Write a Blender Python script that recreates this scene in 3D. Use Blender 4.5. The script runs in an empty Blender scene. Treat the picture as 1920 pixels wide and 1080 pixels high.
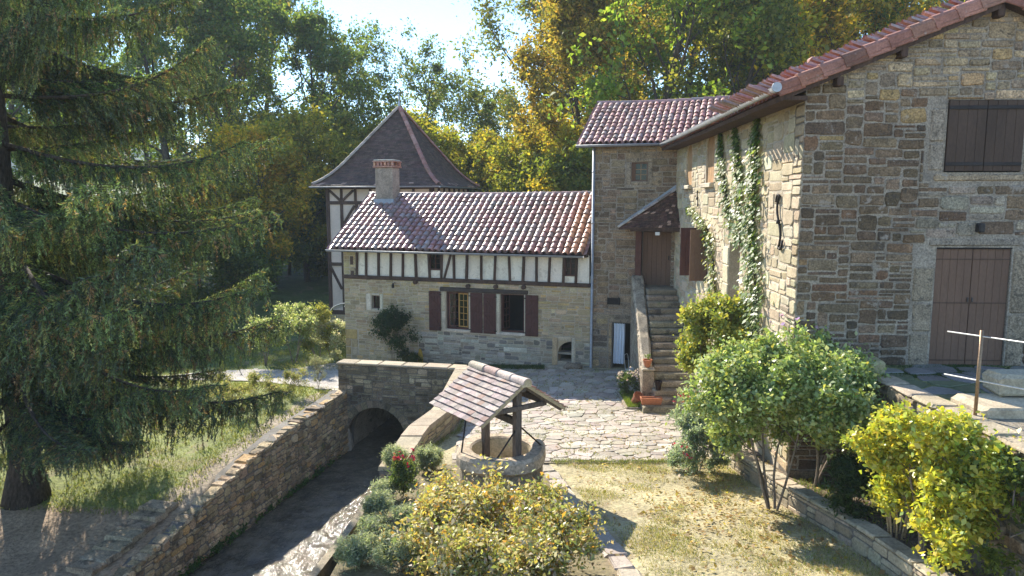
import bpy, math, random
import numpy as np
from mathutils import Vector, Matrix

R = math.radians
rng = random.Random(7)
nrg = np.random.default_rng(11)

# ------------------------------------------------------------------ camera, sky, sun, exposure
scene = bpy.context.scene
cam_d = bpy.data.cameras.new("camera")
cam = bpy.data.objects.new("camera", cam_d)
scene.collection.objects.link(cam)
cam_d.sensor_width = 36.0
cam_d.lens = 1333.0 / 1920.0 * 36.0
cam_d.clip_start = 0.1
cam_d.clip_end = 4000.0
cam.location = (0, 0, 6.0)
cam.rotation_euler = (R(90 - 6.96), 0, 0)
scene.camera = cam

SUN_TRAVEL = Vector((0.70, -1.20, -1.0)).normalized()      # the way the light travels
SUN_EL = math.asin(-SUN_TRAVEL.z)
SUN_AZ = math.atan2(-SUN_TRAVEL.x, -SUN_TRAVEL.y)          # from +Y towards +X

world = bpy.data.worlds.new("World")
scene.world = world
world.use_nodes = True
wn = world.node_tree
sky = wn.nodes.new("ShaderNodeTexSky")
sky.sky_type = 'NISHITA'
sky.sun_disc = False
sky.sun_elevation = SUN_EL
sky.sun_rotation = SUN_AZ
sky.altitude = 200
sky.air_density = 1.0
sky.dust_density = 0.0
sky.ozone_density = 4.5
bg = wn.nodes["Background"]
bg.inputs["Strength"].default_value = 0.108
wn.links.new(sky.outputs[0], bg.inputs["Color"])

sun_d = bpy.data.lights.new("sun", 'SUN')
sun_d.energy = 3.35
sun_d.angle = R(0.5)
sun_d.color = (1.0, 0.93, 0.82)
sun = bpy.data.objects.new("sun", sun_d)
scene.collection.objects.link(sun)
sun.rotation_euler = SUN_TRAVEL.to_track_quat('-Z', 'Y').to_euler()
sun.location = (-30, 60, 50)

scene.view_settings.view_transform = 'Standard'
scene.view_settings.look = 'None'
scene.view_settings.gamma = 1.0
scene.view_settings.exposure = 1.76
scene.cycles.max_bounces = 6
scene.cycles.diffuse_bounces = 3
scene.cycles.transmission_bounces = 4
scene.cycles.transparent_max_bounces = 8
scene.cycles.volume_bounces = 1
scene.cycles.caustics_reflective = False
scene.cycles.caustics_refractive = False
scene.cycles.use_denoising = True
scene.cycles.sample_clamp_indirect = 8.0

COL = scene.collection

# ------------------------------------------------------------------ helpers
def mkobj(name, data, parent=None, loc=None, rot=None, col=None):
    o = bpy.data.objects.new(name, data)
    COL.objects.link(o)
    if parent is not None:
        o.parent = parent
    if loc is not None:
        o.location = loc
    if rot is not None:
        o.rotation_euler = rot
    if col is not None:
        o.color = (*col[:3], 1.0)
    return o

def thing(name, label, cat, loc=(0, 0, 0), rz=0.0, group=None):
    o = mkobj(name, None, None, loc, (0, 0, rz))
    o.empty_display_size = 0.2
    return tag(o, label, cat, group)

def tag(o, label, cat, group=None):
    o["label"] = label
    o["category"] = cat
    if group:
        o["group"] = group
    return o

def structure(o):
    o["kind"] = "structure"
    return o

def stuff(o, label=None, cat=None):
    o["kind"] = "stuff"
    if label:
        o["label"] = label
        o["category"] = cat
    return o

def np_mesh(name, V, F, mat, tint=None, smooth=False):
    """V (n,3); F (m,k) with constant k; tint (n,3) or None"""
    V = np.asarray(V, dtype=np.float32)
    F = np.asarray(F, dtype=np.int32)
    me = bpy.data.meshes.new(name)
    me.vertices.add(len(V))
    me.vertices.foreach_set("co", V.ravel())
    m, k = F.shape
    me.loops.add(m * k)
    me.loops.foreach_set("vertex_index", F.ravel())
    me.polygons.add(m)
    me.polygons.foreach_set("loop_start", np.arange(0, m * k, k, dtype=np.int32))
    if smooth:
        me.polygons.foreach_set("use_smooth", np.ones(m, dtype=bool))
    set_tint(me, tint)
    me.update(calc_edges=True)
    me.materials.append(mat)
    return me

def set_tint(me, tint):
    n = len(me.vertices)
    at = me.attributes.new("tint", 'FLOAT_COLOR', 'POINT')
    c = np.ones((n, 4), dtype=np.float32)
    if tint is not None:
        c[:, :3] = tint
    at.data.foreach_set("color", c.ravel())

class MB:
    """collects shapes; build() links them as one mesh object"""
    def __init__(self):
        self.v, self.f, self.t = [], [], []
    def add(self, vs, fs, tint=(1, 1, 1)):
        b = len(self.v)
        self.v.extend([tuple(p) for p in vs])
        self.f.extend([tuple(i + b for i in f) for f in fs])
        self.t.extend([tuple(tint)] * len(vs))
        return self
    def box(self, lo, hi, tint=(1, 1, 1), M=None):
        x0, y0, z0 = lo; x1, y1, z1 = hi
        vs = [(x0, y0, z0), (x1, y0, z0), (x1, y1, z0), (x0, y1, z0), (x0, y0, z1), (x1, y0, z1), (x1, y1, z1), (x0, y1, z1)]
        if M is not None:
            vs = [tuple(M @ Vector(p)) for p in vs]
        return self.add(vs, [(0, 3, 2, 1), (4, 5, 6, 7), (0, 1, 5, 4), (1, 2, 6, 5), (2, 3, 7, 6), (3, 0, 4, 7)], tint)
    def bbox(self, lo, hi, bev=0.01, tint=(1, 1, 1), jit=0.0, M=None):
        """box with chamfered edges (octagonal in all sections)"""
        x0, y0, z0 = lo; x1, y1, z1 = hi
        b = min(bev, (x1 - x0) * .45, (y1 - y0) * .45, (z1 - z0) * .45)
        vs = []
        for (xx, yy, z) in ((b, b, z0), (0, 0, z0 + b), (0, 0, z1 - b), (b, b, z1)):
            for (px, py) in ((x0 + b, y0), (x1 - b, y0), (x1, y0 + b), (x1, y1 - b), (x1 - b, y1), (x0 + b, y1), (x0, y1 - b), (x0, y0 + b)):
                cx, cy = (x0 + x1) / 2, (y0 + y1) / 2
                sx = 1 - xx / max((x1 - x0) / 2, 1e-6) if xx else 1
                sy = 1 - yy / max((y1 - y0) / 2, 1e-6) if yy else 1
                vs.append((cx + (px - cx) * sx + rng.uniform(-jit, jit), cy + (py - cy) * sy + rng.uniform(-jit, jit), z + rng.uniform(-jit, jit)))
        if M is not None:
            vs = [tuple(M @ Vector(p)) for p in vs]
        fs = [tuple(range(7, -1, -1)), tuple(range(24, 32))]
        for k in range(3):
            for i in range(8):
                j = (i + 1) % 8
                fs.append((k * 8 + i, k * 8 + j, k * 8 + 8 + j, k * 8 + 8 + i))
        return self.add(vs, fs, tint)
    def tube(self, pts, rad, n=6, tint=(1, 1, 1), cap=True):
        pts = [Vector(p) for p in pts]
        if not hasattr(rad, '__len__'):
            rad = [rad] * len(pts)
        vs, fs = [], []
        up = None
        for i, p in enumerate(pts):
            d = (pts[min(i + 1, len(pts) - 1)] - pts[max(i - 1, 0)])
            if d.length < 1e-9:
                d = Vector((0, 0, 1))
            d.normalize()
            if up is None:
                up = d.orthogonal().normalized()
            else:
                up = (up - d * up.dot(d))
                up = up.normalized() if up.length > 1e-6 else d.orthogonal().normalized()
            w = d.cross(up)
            for k in range(n):
                a = 2 * math.pi * k / n
                vs.append(p + (up * math.cos(a) + w * math.sin(a)) * rad[i])
        for i in range(len(pts) - 1):
            for k in range(n):
                j = (k + 1) % n
                fs.append((i * n + k, i * n + j, i * n + n + j, i * n + n + k))
        if cap:
            fs.append(tuple(range(n - 1, -1, -1)))
            fs.append(tuple(range((len(pts) - 1) * n, len(pts) * n)))
        return self.add(vs, fs, tint)
    def beam(self, p, q, w, h, tint=(1, 1, 1), bev=0.012, wob=0.0):
        """timber of section w x h between two points"""
        p, q = Vector(p), Vector(q)
        d = q - p
        L = d.length
        d.normalize()
        s = d.cross(Vector((0, 0, 1)))
        if s.length < 1e-3:
            s = Vector((1, 0, 0))
        s.normalize()
        u = s.cross(d)
        M = Matrix(((s.x, d.x, u.x, p.x), (s.y, d.y, u.y, p.y), (s.z, d.z, u.z, p.z), (0, 0, 0, 1)))
        return self.bbox((-w / 2, 0, -h / 2), (w / 2, L, h / 2), bev, tint, wob, M)
    def lathe(self, prof, n=20, c=(0, 0, 0), tint=(1, 1, 1), close=False):
        vs, fs = [], []
        for (r, z) in prof:
            for k in range(n):
                a = 2 * math.pi * k / n
                vs.append((c[0] + r * math.cos(a), c[1] + r * math.sin(a), c[2] + z))
        for i in range(len(prof) - 1):
            for k in range(n):
                j = (k + 1) % n
                fs.append((i * n + k, i * n + j, i * n + n + j, i * n + n + k))
        if close:
            fs.append(tuple(range(n - 1, -1, -1)))
            fs.append(tuple(range((len(prof) - 1) * n, len(prof) * n)))
        return self.add(vs, fs, tint)
    def prism(self, poly, y0, y1, tint=(1, 1, 1), M=None):
        """poly in (x,z), extruded along y"""
        n = len(poly)
        vs = [(x, y0, z) for x, z in poly] + [(x, y1, z) for x, z in poly]
        if M is not None:
            vs = [tuple(M @ Vector(p)) for p in vs]
        fs = [tuple(range(n)), tuple(range(2 * n - 1, n - 1, -1))]
        for i in range(n):
            j = (i + 1) % n
            fs.append((i, i + n, j + n, j))
        return self.add(vs, fs, tint)
    def mesh(self, name, mat, smooth=False):
        me = bpy.data.meshes.new(name)
        me.from_pydata(self.v, [], self.f)
        if smooth:
            me.polygons.foreach_set("use_smooth", np.ones(len(me.polygons), dtype=bool))
        set_tint(me, np.array(self.t, dtype=np.float32))
        me.update()
        me.materials.append(mat)
        return me
    def build(self, name, mat, parent=None, smooth=False):
        return mkobj(name, self.mesh(name, mat, smooth), parent)

def copy_tree(o, parent=None):
    c = o.copy()
    COL.objects.link(c)
    c.parent = parent
    for ch in list(o.children):
        copy_tree(ch, c)
    return c

# ------------------------------------------------------------------ materials
def nd(nt, t, **k):
    n = nt.nodes.new(t)
    for a, v in k.items():
        setattr(n, a, v)
    return n

def math_node(nt, op, a, b=None):
    n = nd(nt, "ShaderNodeMath", operation=op)
    for i, x in enumerate((a, b)):
        if x is None:
            continue
        if isinstance(x, (int, float)):
            n.inputs[i].default_value = x
        else:
            nt.links.new(x, n.inputs[i])
    return n.outputs[0]

def mixc(nt, fac, a, b, mode='MIX'):
    n = nd(nt, "ShaderNodeMix", data_type='RGBA', blend_type=mode)
    for s, x in ((0, fac), (6, a), (7, b)):
        if isinstance(x, (int, float)):
            n.inputs[s].default_value = x
        elif isinstance(x, (tuple, list)):
            n.inputs[s].default_value = (*x[:3], 1)
        else:
            nt.links.new(x, n.inputs[s])
    return n.outputs[2]

def noise(nt, pos, scale, detail=5, rough=.6, dist=0.0):
    n = nd(nt, "ShaderNodeTexNoise")
    n.inputs["Scale"].default_value = scale
    n.inputs["Detail"].default_value = detail
    n.inputs["Roughness"].default_value = rough
    n.inputs["Distortion"].default_value = dist
    nt.links.new(pos, n.inputs["Vector"])
    return n.outputs["Fac"]

def ramp(nt, fac, lo, hi, a=0.0, b=1.0):
    n = nd(nt, "ShaderNodeMapRange")
    nt.links.new(fac, n.inputs[0])
    for i, x in enumerate((lo, hi, a, b)):
        n.inputs[1 + i].default_value = x
    return n.outputs[0]

def pmat(name, col=(1, 1, 1), rough=.85, var=.3, scale=3.0, fine=35.0, fvar=.25, bump=.35, bscale=45.0, spots=(), spec=.3, metal=0.0, stretch=None, bdist=0.01):
    m = bpy.data.materials.new(name)
    m.use_nodes = True
    nt = m.node_tree
    bs = nt.nodes["Principled BSDF"]
    geo = nd(nt, "ShaderNodeNewGeometry")
    pos = geo.outputs["Position"]
    if stretch:
        mp = nd(nt, "ShaderNodeMapping")
        mp.inputs["Scale"].default_value = stretch
        nt.links.new(pos, mp.inputs["Vector"])
        pos = mp.outputs[0]
    at = nd(nt, "ShaderNodeAttribute", attribute_name="tint")
    oi = nd(nt, "ShaderNodeObjectInfo")
    c = mixc(nt, 1.0, at.outputs["Color"], oi.outputs["Color"], 'MULTIPLY')
    c = mixc(nt, 1.0, c, col, 'MULTIPLY')
    n1 = ramp(nt, noise(nt, pos, scale), .3, .7, 1 - var, 1 + var * .7)
    n2 = ramp(nt, noise(nt, pos, fine, 4), .3, .7, 1 - fvar, 1 + fvar * .7)
    k = math_node(nt, 'MULTIPLY', n1, n2)
    cmb = nd(nt, "ShaderNodeCombineColor")
    for i in range(3):
        nt.links.new(k, cmb.inputs[i])
    c = mixc(nt, 1.0, c, cmb.outputs[0], 'MULTIPLY')
    for (sc, sscale, thr, amt) in spots:
        f = ramp(nt, noise(nt, pos, sscale, 6, .65, .3), thr, thr + .06, 0, amt)
        c = mixc(nt, f, c, sc)
    nt.links.new(c, bs.inputs["Base Color"])
    bs.inputs["Roughness"].default_value = rough
    bs.inputs["Metallic"].default_value = metal
    bs.inputs["Specular IOR Level"].default_value = spec
    if bump:
        bp = nd(nt, "ShaderNodeBump")
        bp.inputs["Strength"].default_value = bump
        bp.inputs["Distance"].default_value = bdist * 2
        nt.links.new(noise(nt, pos, bscale, 6, .65), bp.inputs["Height"])
        nt.links.new(bp.outputs[0], bs.inputs["Normal"])
    return m

def leafmat(name, trans=.45, gloss=.05, rough=.45):
    m = bpy.data.materials.new(name)
    m.use_nodes = True
    nt = m.node_tree
    nt.nodes.remove(nt.nodes["Principled BSDF"])
    out = nt.nodes["Material Output"]
    at = nd(nt, "ShaderNodeAttribute", attribute_name="tint")
    oi = nd(nt, "ShaderNodeObjectInfo")
    c = mixc(nt, 1.0, at.outputs["Color"], oi.outputs["Color"], 'MULTIPLY')
    d = nd(nt, "ShaderNodeBsdfDiffuse")
    t = nd(nt, "ShaderNodeBsdfTranslucent")
    g = nd(nt, "ShaderNodeBsdfGlossy")
    g.inputs["Roughness"].default_value = rough
    nt.links.new(c, d.inputs["Color"])
    tc = mixc(nt, 1.0, c, (1.25, 1.2, .7), 'MULTIPLY')
    nt.links.new(tc, t.inputs["Color"])
    mx = nd(nt, "ShaderNodeMixShader")
    mx.inputs[0].default_value = trans
    nt.links.new(d.outputs[0], mx.inputs[1])
    nt.links.new(t.outputs[0], mx.inputs[2])
    m2 = nd(nt, "ShaderNodeMixShader")
    m2.inputs[0].default_value = gloss
    nt.links.new(mx.outputs[0], m2.inputs[1])
    nt.links.new(g.outputs[0], m2.inputs[2])
    nt.links.new(m2.outputs[0], out.inputs["Surface"])
    return m

LICHEN = ((.62, .60, .52), 14.0, .66, .75)
OCHRE = ((.50, .34, .12), 5.0, .70, .6)
MOSS = ((.10, .13, .035), 2.6, .62, .6)
M_STONE = pmat("stone", (1.10, .97, .78), var=.35, scale=4.5, fine=34, fvar=.6, bump=1.0, bscale=26, bdist=.018, spots=(((.07, .058, .045), 8.0, .57, .65), ((.38, .33, .27), 3.6, .60, .75), ((.44, .41, .36), 21.0, .63, .6), OCHRE))
M_STONE_PALE = pmat("stone_pale", (1.05, 1.0, .86), var=.25, scale=2.5, fine=28, fvar=.3, bump=.6, bscale=38, spots=(((.16, .14, .12), 4.0, .63, .5), ((.62, .6, .54), 16, .68, .5)))
M_STONE_DAMP = pmat("stone_damp", (1.05, .98, .82), var=.4, scale=2.2, fine=28, fvar=.45, bump=.7, bscale=34, spots=(((.035, .032, .028), 3.2, .56, .6), MOSS, ((.5, .48, .43), 15, .69, .6)))
M_MORTAR = pmat("mortar", (.37, .315, .245), var=.3, scale=2.0, fine=34, fvar=.5, bump=1.0, bscale=30, bdist=.018, spots=(((.20, .175, .145), 2.4, .56, .6), ((.12, .10, .08), 9.0, .64, .5)))
M_MORTAR_WARM = pmat("mortar_warm", (.52, .445, .33), var=.25, scale=2.0, fine=40, fvar=.3, bump=.6, bscale=60)
M_MORTAR_DARK = pmat("mortar_dark", (.20, .18, .15), var=.35, scale=2.0, fine=40, fvar=.4, bump=.6, bscale=50, spots=(MOSS,))
M_PLASTER = pmat("plaster", (.84, .78, .65), var=.10, scale=1.5, fine=18, fvar=.12, bump=.5, bscale=30, spots=(((.55, .49, .38), 3.0, .56, .6), ((.36, .31, .24), 9, .64, .5), ((.32, .28, .22), 22, .68, .6)))
M_PLASTER_PINK = pmat("plaster_tower", (.66, .55, .45), var=.12, scale=1.2, fine=16, fvar=.1, bump=.3, bscale=30)
M_TIMBER = pmat("timber", (.085, .052, .038), rough=.8, var=.35, scale=4, fine=30, fvar=.4, bump=.5, bscale=40, stretch=(1, 1, .2))
M_TIMBER_GREY = pmat("timber_weathered", (.15, .115, .09), rough=.85, var=.35, scale=5, fine=40, fvar=.4, bump=.6, bscale=50, stretch=(1, 1, .2))
M_SHUTTER = pmat("shutter_paint", (.085, .034, .028), rough=.55, var=.2, scale=4, fine=40, fvar=.2, bump=.2, bscale=60)
M_SHUTTER_BROWN = pmat("brown_paint", (.165, .096, .062), rough=.7, var=.18, scale=2.0, fine=50, fvar=.18, bump=.25, bscale=70, stretch=(1, 1, .25), spots=(((.24, .20, .17), 6.0, .74, .4),))
M_WOOD_PALE = pmat("pale_wood", (.42, .25, .12), rough=.7, var=.2, scale=4, fine=60, fvar=.2, bump=.2)
M_YELLOW_LIT = pmat("yellow_lit_wood", (.50, .28, .08), rough=.4, var=.15, scale=5, bump=.1)  # golden tone paints in the yellow light reflected by the right casement
M_TILE = pmat("terracotta_tile", rough=.47, spec=.75, var=.30, scale=3.0, fine=26, fvar=.35, bump=.15, bscale=40, spots=(((.40, .37, .33), 9.0, .60, .55), ((.12, .10, .09), 5.0, .64, .55)))
M_FLAT_TILE = pmat("flat_tile", rough=.8, spec=.3, var=.25, scale=4.0, fine=30, fvar=.3, bump=.35, bscale=45, spots=(((.45, .42, .38), 10.0, .63, .4), ((.14, .11, .10), 7.0, .67, .4)))
M_SLATE = pmat("dark_tile", (.095, .058, .042), rough=.7, spec=.3, var=.35, scale=3.0, fine=24, fvar=.45, bump=.5, bscale=40, spots=(((.16, .13, .12), 8, .66, .5),))
M_TERRACOTTA = pmat("terracotta_pot", (.50, .19, .09), rough=.8, var=.2, fine=30, fvar=.2, bump=.2)
M_ZINC = pmat("zinc", (.36, .38, .40), rough=.5, var=.2, scale=2, fine=14, fvar=.2, bump=.1, metal=.35, spec=.5)
M_LEAD = pmat("lead", (.34, .38, .43), rough=.6, var=.15, scale=3, bump=.15, metal=.2)
M_IRON = pmat("iron", (.035, .03, .028), rough=.6, var=.3, bump=.3, metal=.4)
M_STEEL = pmat("steel_pipe", (.30, .20, .12), rough=.45, var=.25, scale=8, bump=.2, metal=.6)
M_PAVE = pmat("flagstone", rough=.55, spec=.5, var=.22, scale=2.5, fine=22, fvar=.25, bump=.5, bscale=30, spots=(((.24, .21, .18), 4.0, .62, .4), ((.62, .58, .52), 9, .66, .4)))
M_PAVE_JOINT = pmat("paving_joint", (.31, .255, .18), var=.4, scale=5, fine=40, fvar=.4, bump=.6, spots=(((.10, .14, .03), 4.0, .60, .6),))
M_GRAVEL = pmat("gravel_path", (.52, .47, .40), var=.25, scale=3, fine=26, fvar=.5, bump=.9, bscale=22, bdist=.03)
M_EARTH = pmat("garden_ground", var=.35, scale=1.1, fine=14, fvar=.45, bump=.8, bscale=16, bdist=.02, spots=(((.26, .19, .12), .9, .56, .5), ((.40, .32, .19), 3.0, .60, .35)))
M_BARK = pmat("bark", (.10, .08, .062), rough=.9, var=.4, scale=3, fine=24, fvar=.5, bump=1.0, bscale=26, bdist=.03, stretch=(1, 1, .3))
M_BARK_PALE = pmat("bark_pale", (.24, .19, .14), rough=.9, var=.4, scale=6, fine=40, fvar=.4, bump=.6, bscale=50)
M_DARK = pmat("dark_interior", (.03, .028, .026), var=.2, bump=0)  # near-black colour stands in for unlit rooms; soil shares it
M_CLOTH = pmat("white_curtain", (.74, .78, .82), rough=.9, var=.05, fvar=.05, bump=.05)
M_WHITE = pmat("white_paint", (.78, .77, .73), rough=.5, var=.08, fvar=.08, bump=.1)
M_YELLOW = pmat("yellow_board", (.55, .33, .05), rough=.7, var=.2, scale=8, fvar=.2, bump=.2, spots=(((.06, .04, .02), 26, .63, .9),))
M_BLACK = pmat("black_plastic", (.015, .015, .015), rough=.4, var=.2, bump=.1, spec=.5)
M_WIRE = pmat("wire_white", (.6, .6, .58), rough=.4, var=.1, bump=0, metal=.2)
M_LEAF = leafmat("leaf", .64, .02, .45)
M_LEAF_GLOSS = leafmat("glossy_leaf", .48, .05, .42)
M_NEEDLE = leafmat("needle", .35, .06, .45)
M_GRASS = leafmat("grass_blade", .4, .03)
M_PETAL = leafmat("petal", .35, .02)

def glass_mat(name, col, rough, alpha, gcol=(.35, .37, .38)):
    m = bpy.data.materials.new(name)
    m.use_nodes = True
    nt = m.node_tree
    nt.nodes.remove(nt.nodes["Principled BSDF"])
    tr = nd(nt, "ShaderNodeBsdfTransparent")
    tr.inputs["Color"].default_value = (*col, 1)
    gl = nd(nt, "ShaderNodeBsdfGlossy")
    gl.inputs["Roughness"].default_value = rough
    gl.inputs["Color"].default_value = (*gcol, 1)
    fr = nd(nt, "ShaderNodeFresnel")
    fr.inputs["IOR"].default_value = 1.5
    f = math_node(nt, 'ADD', fr.outputs[0], alpha)
    mx = nd(nt, "ShaderNodeMixShader")
    nt.links.new(f, mx.inputs[0])
    nt.links.new(tr.outputs[0], mx.inputs[1])
    nt.links.new(gl.outputs[0], mx.inputs[2])
    nt.links.new(mx.outputs[0], nt.nodes["Material Output"].inputs["Surface"])
    return m
M_GLASS = glass_mat("window_glass", (.85, .9, .9), .03, .0)
M_CLEAR = glass_mat("clear_canopy", (.93, .95, .95), .15, .22, (.9, .9, .9))

def water_mat():
    m = bpy.data.materials.new("stream_water")
    m.use_nodes = True
    nt = m.node_tree
    bs = nt.nodes["Principled BSDF"]
    geo = nd(nt, "ShaderNodeNewGeometry")
    pos = geo.outputs["Position"]
    mp = nd(nt, "ShaderNodeMapping")
    mp.inputs["Rotation"].default_value = (0, 0, R(-13))
    mp.inputs["Scale"].default_value = (1.0, .55, 1.0)
    nt.links.new(pos, mp.inputs["Vector"])
    n1 = noise(nt, pos, 1.6, 6, .65)
    c = mixc(nt, ramp(nt, n1, .38, .66), (.075, .062, .042), (.19, .155, .105))
    c = mixc(nt, ramp(nt, noise(nt, pos, 9.0, 4), .58, .64, 0, .5), c, (.22, .19, .14))
    nt.links.new(c, bs.inputs["Base Color"])
    bs.inputs["Roughness"].default_value = .10
    bs.inputs["IOR"].default_value = 1.33
    bs.inputs["Specular IOR Level"].default_value = .6
    h1 = noise(nt, mp.outputs[0], 7.0, 4, .6, .5)
    h2 = noise(nt, mp.outputs[0], 24.0, 3, .6, .4)
    h = math_node(nt, 'ADD', h1, math_node(nt, 'MULTIPLY', h2, .35))
    bp = nd(nt, "ShaderNodeBump")
    bp.inputs["Strength"].default_value = .9
    bp.inputs["Distance"].default_value = .06
    nt.links.new(h, bp.inputs["Height"])
    nt.links.new(bp.outputs[0], bs.inputs["Normal"])
    return m
M_WATER = water_mat()

# ------------------------------------------------------------------ the lie of the land
CANAL_R_Y = np.array([0.0, 4.0, 11.0, 13.5, 16.0, 17.7, 22.2, 30.0])
CANAL_R_X = np.array([-3.3, -3.05, -2.66, -2.62, -2.42, -1.95, -1.75, -1.6])
def canal_right(y):
    return np.interp(y, CANAL_R_Y, CANAL_R_X)
def canal_left(y):
    return -10.7 + 0.226 * y
PLANT_Y = np.array([6.0, 9.3, 10.05, 12.2, 14.5, 15.0])
PLANT_X = np.array([5.3, 5.17, 5.12, 4.77, 4.62, 4.75])
def plant_x(y):
    return np.interp(y, PLANT_Y, PLANT_X)
def side_x(y):
    return 4.53 + 0.045 * y
def sstep(a, b, x):
    t = np.clip((x - a) / (b - a), 0, 1)
    return t * t * (3 - 2 * t)

def terr(x, y):
    x = np.asarray(x, dtype=float); y = np.asarray(y, dtype=float)
    zn = -.05 - .06 * np.clip(2.8 - x, 0, 9.6)
    zs = .095 * (19 - np.clip(y, 5, 19))
    w = sstep(18.5, 22.5, y)
    zr = zs * (1 - w) + zn * w
    zl = np.interp(y, [0, 6, 14, 17, 20, 23, 26], [-1.9, -1.75, -1.3, -.78, -.5, -.4, -.55]) + .055 * np.clip(canal_left(y) - x, 0, 9)
    wl = sstep(23, 27, y)
    zl = zl * (1 - wl) + (-.6) * wl
    z = np.where(x > -4.2, zr, zl)
    z = np.where(y > 23.2, zn * sstep(-7.2, -5.5, x) + zl * (1 - sstep(-7.2, -5.5, x)), z)
    # rising ground behind
    rise = .085 * np.clip(y - 40, 0, 120) + .05 * np.clip(-x - 12, 0, 60) * sstep(24, 38, y) + .10 * np.clip(x - 8, 0, 60) * sstep(26, 36, y)
    z = z + rise
    # planter strip and upper yard on the right
    z = np.where((x > plant_x(y) + .12) & (y < 14.6), zs + .33, z)
    z = np.where((y < 12.75) & (x > 6.25), 3.05, z)
    z = np.where((y >= 12.75) & (y < 26) & (x > side_x(y) + .25), 3.0, z)
    # the canal
    z = np.where((y < 22.9) & (x > canal_left(y) - .22) & (x < canal_right(y) + .2), -2.9, z)
    z = np.where((y >= 22.9) & (y < 27.3) & (x > -5.5) & (x < -3.35), -2.9, z)
    return z
def tz(x, y):
    return float(terr(x, y))

def spaced(lo, a, b, hi, step, g=1.16):
    mid = list(np.arange(a, b + 1e-6, step))
    l, s, p = [], step, a
    while p > lo:
        s *= g; p -= s; l.append(p)
    r, s, p = [], step, b
    while p < hi:
        s *= g; p += s; r.append(p)
    return np.array(l[::-1] + mid + r)

gxs = spaced(-900, -14, 8, 900, .16)
gys = spaced(-120, 4, 30, 900, .16)
GX, GY = np.meshgrid(gxs, gys)
GZ = terr(GX, GY)
nearm = (np.abs(GX) < 14) & (GY < 34) & (GY > 3)
bumpz = .018 * np.sin(GX * 2.3 + 1.1 * np.sin(GY * 1.7)) * np.sin(GY * 2.9 + GX)
GZ = GZ + np.where(nearm, bumpz, .25 * np.sin(GX * .21) * np.sin(GY * .17 + 1))
ny, nx = GX.shape
idx = np.arange(ny * nx).reshape(ny, nx)
F = np.stack([idx[:-1, :-1], idx[:-1, 1:], idx[1:, 1:], idx[1:, :-1]], -1).reshape(-1, 4)
V = np.stack([GX, GY, GZ], -1).reshape(-1, 3)
# what grows where: dry turf on the drying lawn, greener on the left bank and behind, earth in the beds
def ground_col(x, y):
    c = np.empty((len(x), 3)); c[:] = (.44, .375, .21)
    left = x < -4.2
    c[left] = (.24, .27, .075)
    c[left & (x > canal_left(y) - 1.1) & (y < 24)] = (.40, .32, .22)
    c[(y > 27)] = (.10, .14, .035)
    c[(left) & (y < 15.5)] = (.36, .26, .165)
    c[(x > -4.2) & (x < np.interp(y, [8.6, 10.2, 12.3, 14.5], [1.7, 1.5, 1.08, .72])) & (y < 14.7)] = (.20, .165, .085)
    c[(y < 12.75) & (x > 6.0)] = (.26, .22, .16)
    c[(x > plant_x(y)) & (y < 14.6) & (x < 6.0)] = (.17, .125, .085)
    return c
ground = mkobj("ground", np_mesh("ground", V, F, M_EARTH, ground_col(V[:, 0], V[:, 1]), True))
structure(ground)

# far wooded hill
hx_ = np.linspace(-420, 420, 180); hy_ = np.linspace(0, 1, 40)
HX, HT = np.meshgrid(hx_, hy_)
HY = 420 + 260 * HT + 20 * np.sin(HX * .02)
HZ = (46 + 26 * np.sin(HX * .012 + .6) + 9 * np.sin(HX * .047)) * np.sin(np.clip(HT, 0, 1) * math.pi / 2) + nrg.normal(0, 1.6, HX.shape) - 2
ny, nx = HX.shape
idx = np.arange(ny * nx).reshape(ny, nx)
F = np.stack([idx[:-1, :-1], idx[:-1, 1:], idx[1:, 1:], idx[1:, :-1]], -1).reshape(-1, 4)
M_HILL = pmat("wooded_hill", (.06, .085, .03), var=.5, scale=.06, fine=.4, fvar=.5, bump=1.0, bscale=.3, bdist=3)
structure(mkobj("hill", np_mesh("hill", np.stack([HX, HY, HZ], -1).reshape(-1, 3), F, M_HILL, None, False)))

# ------------------------------------------------------------------ masonry
def wloc(o, p):
    """a local point of o (empties turned about z only) in the world"""
    p = Vector(p)
    while o is not None:
        c, s = math.cos(o.rotation_euler.z), math.sin(o.rotation_euler.z)
        p = Vector((p.x * c - p.y * s, p.x * s + p.y * c, p.z)) + o.location
        o = o.parent
    return p

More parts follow.
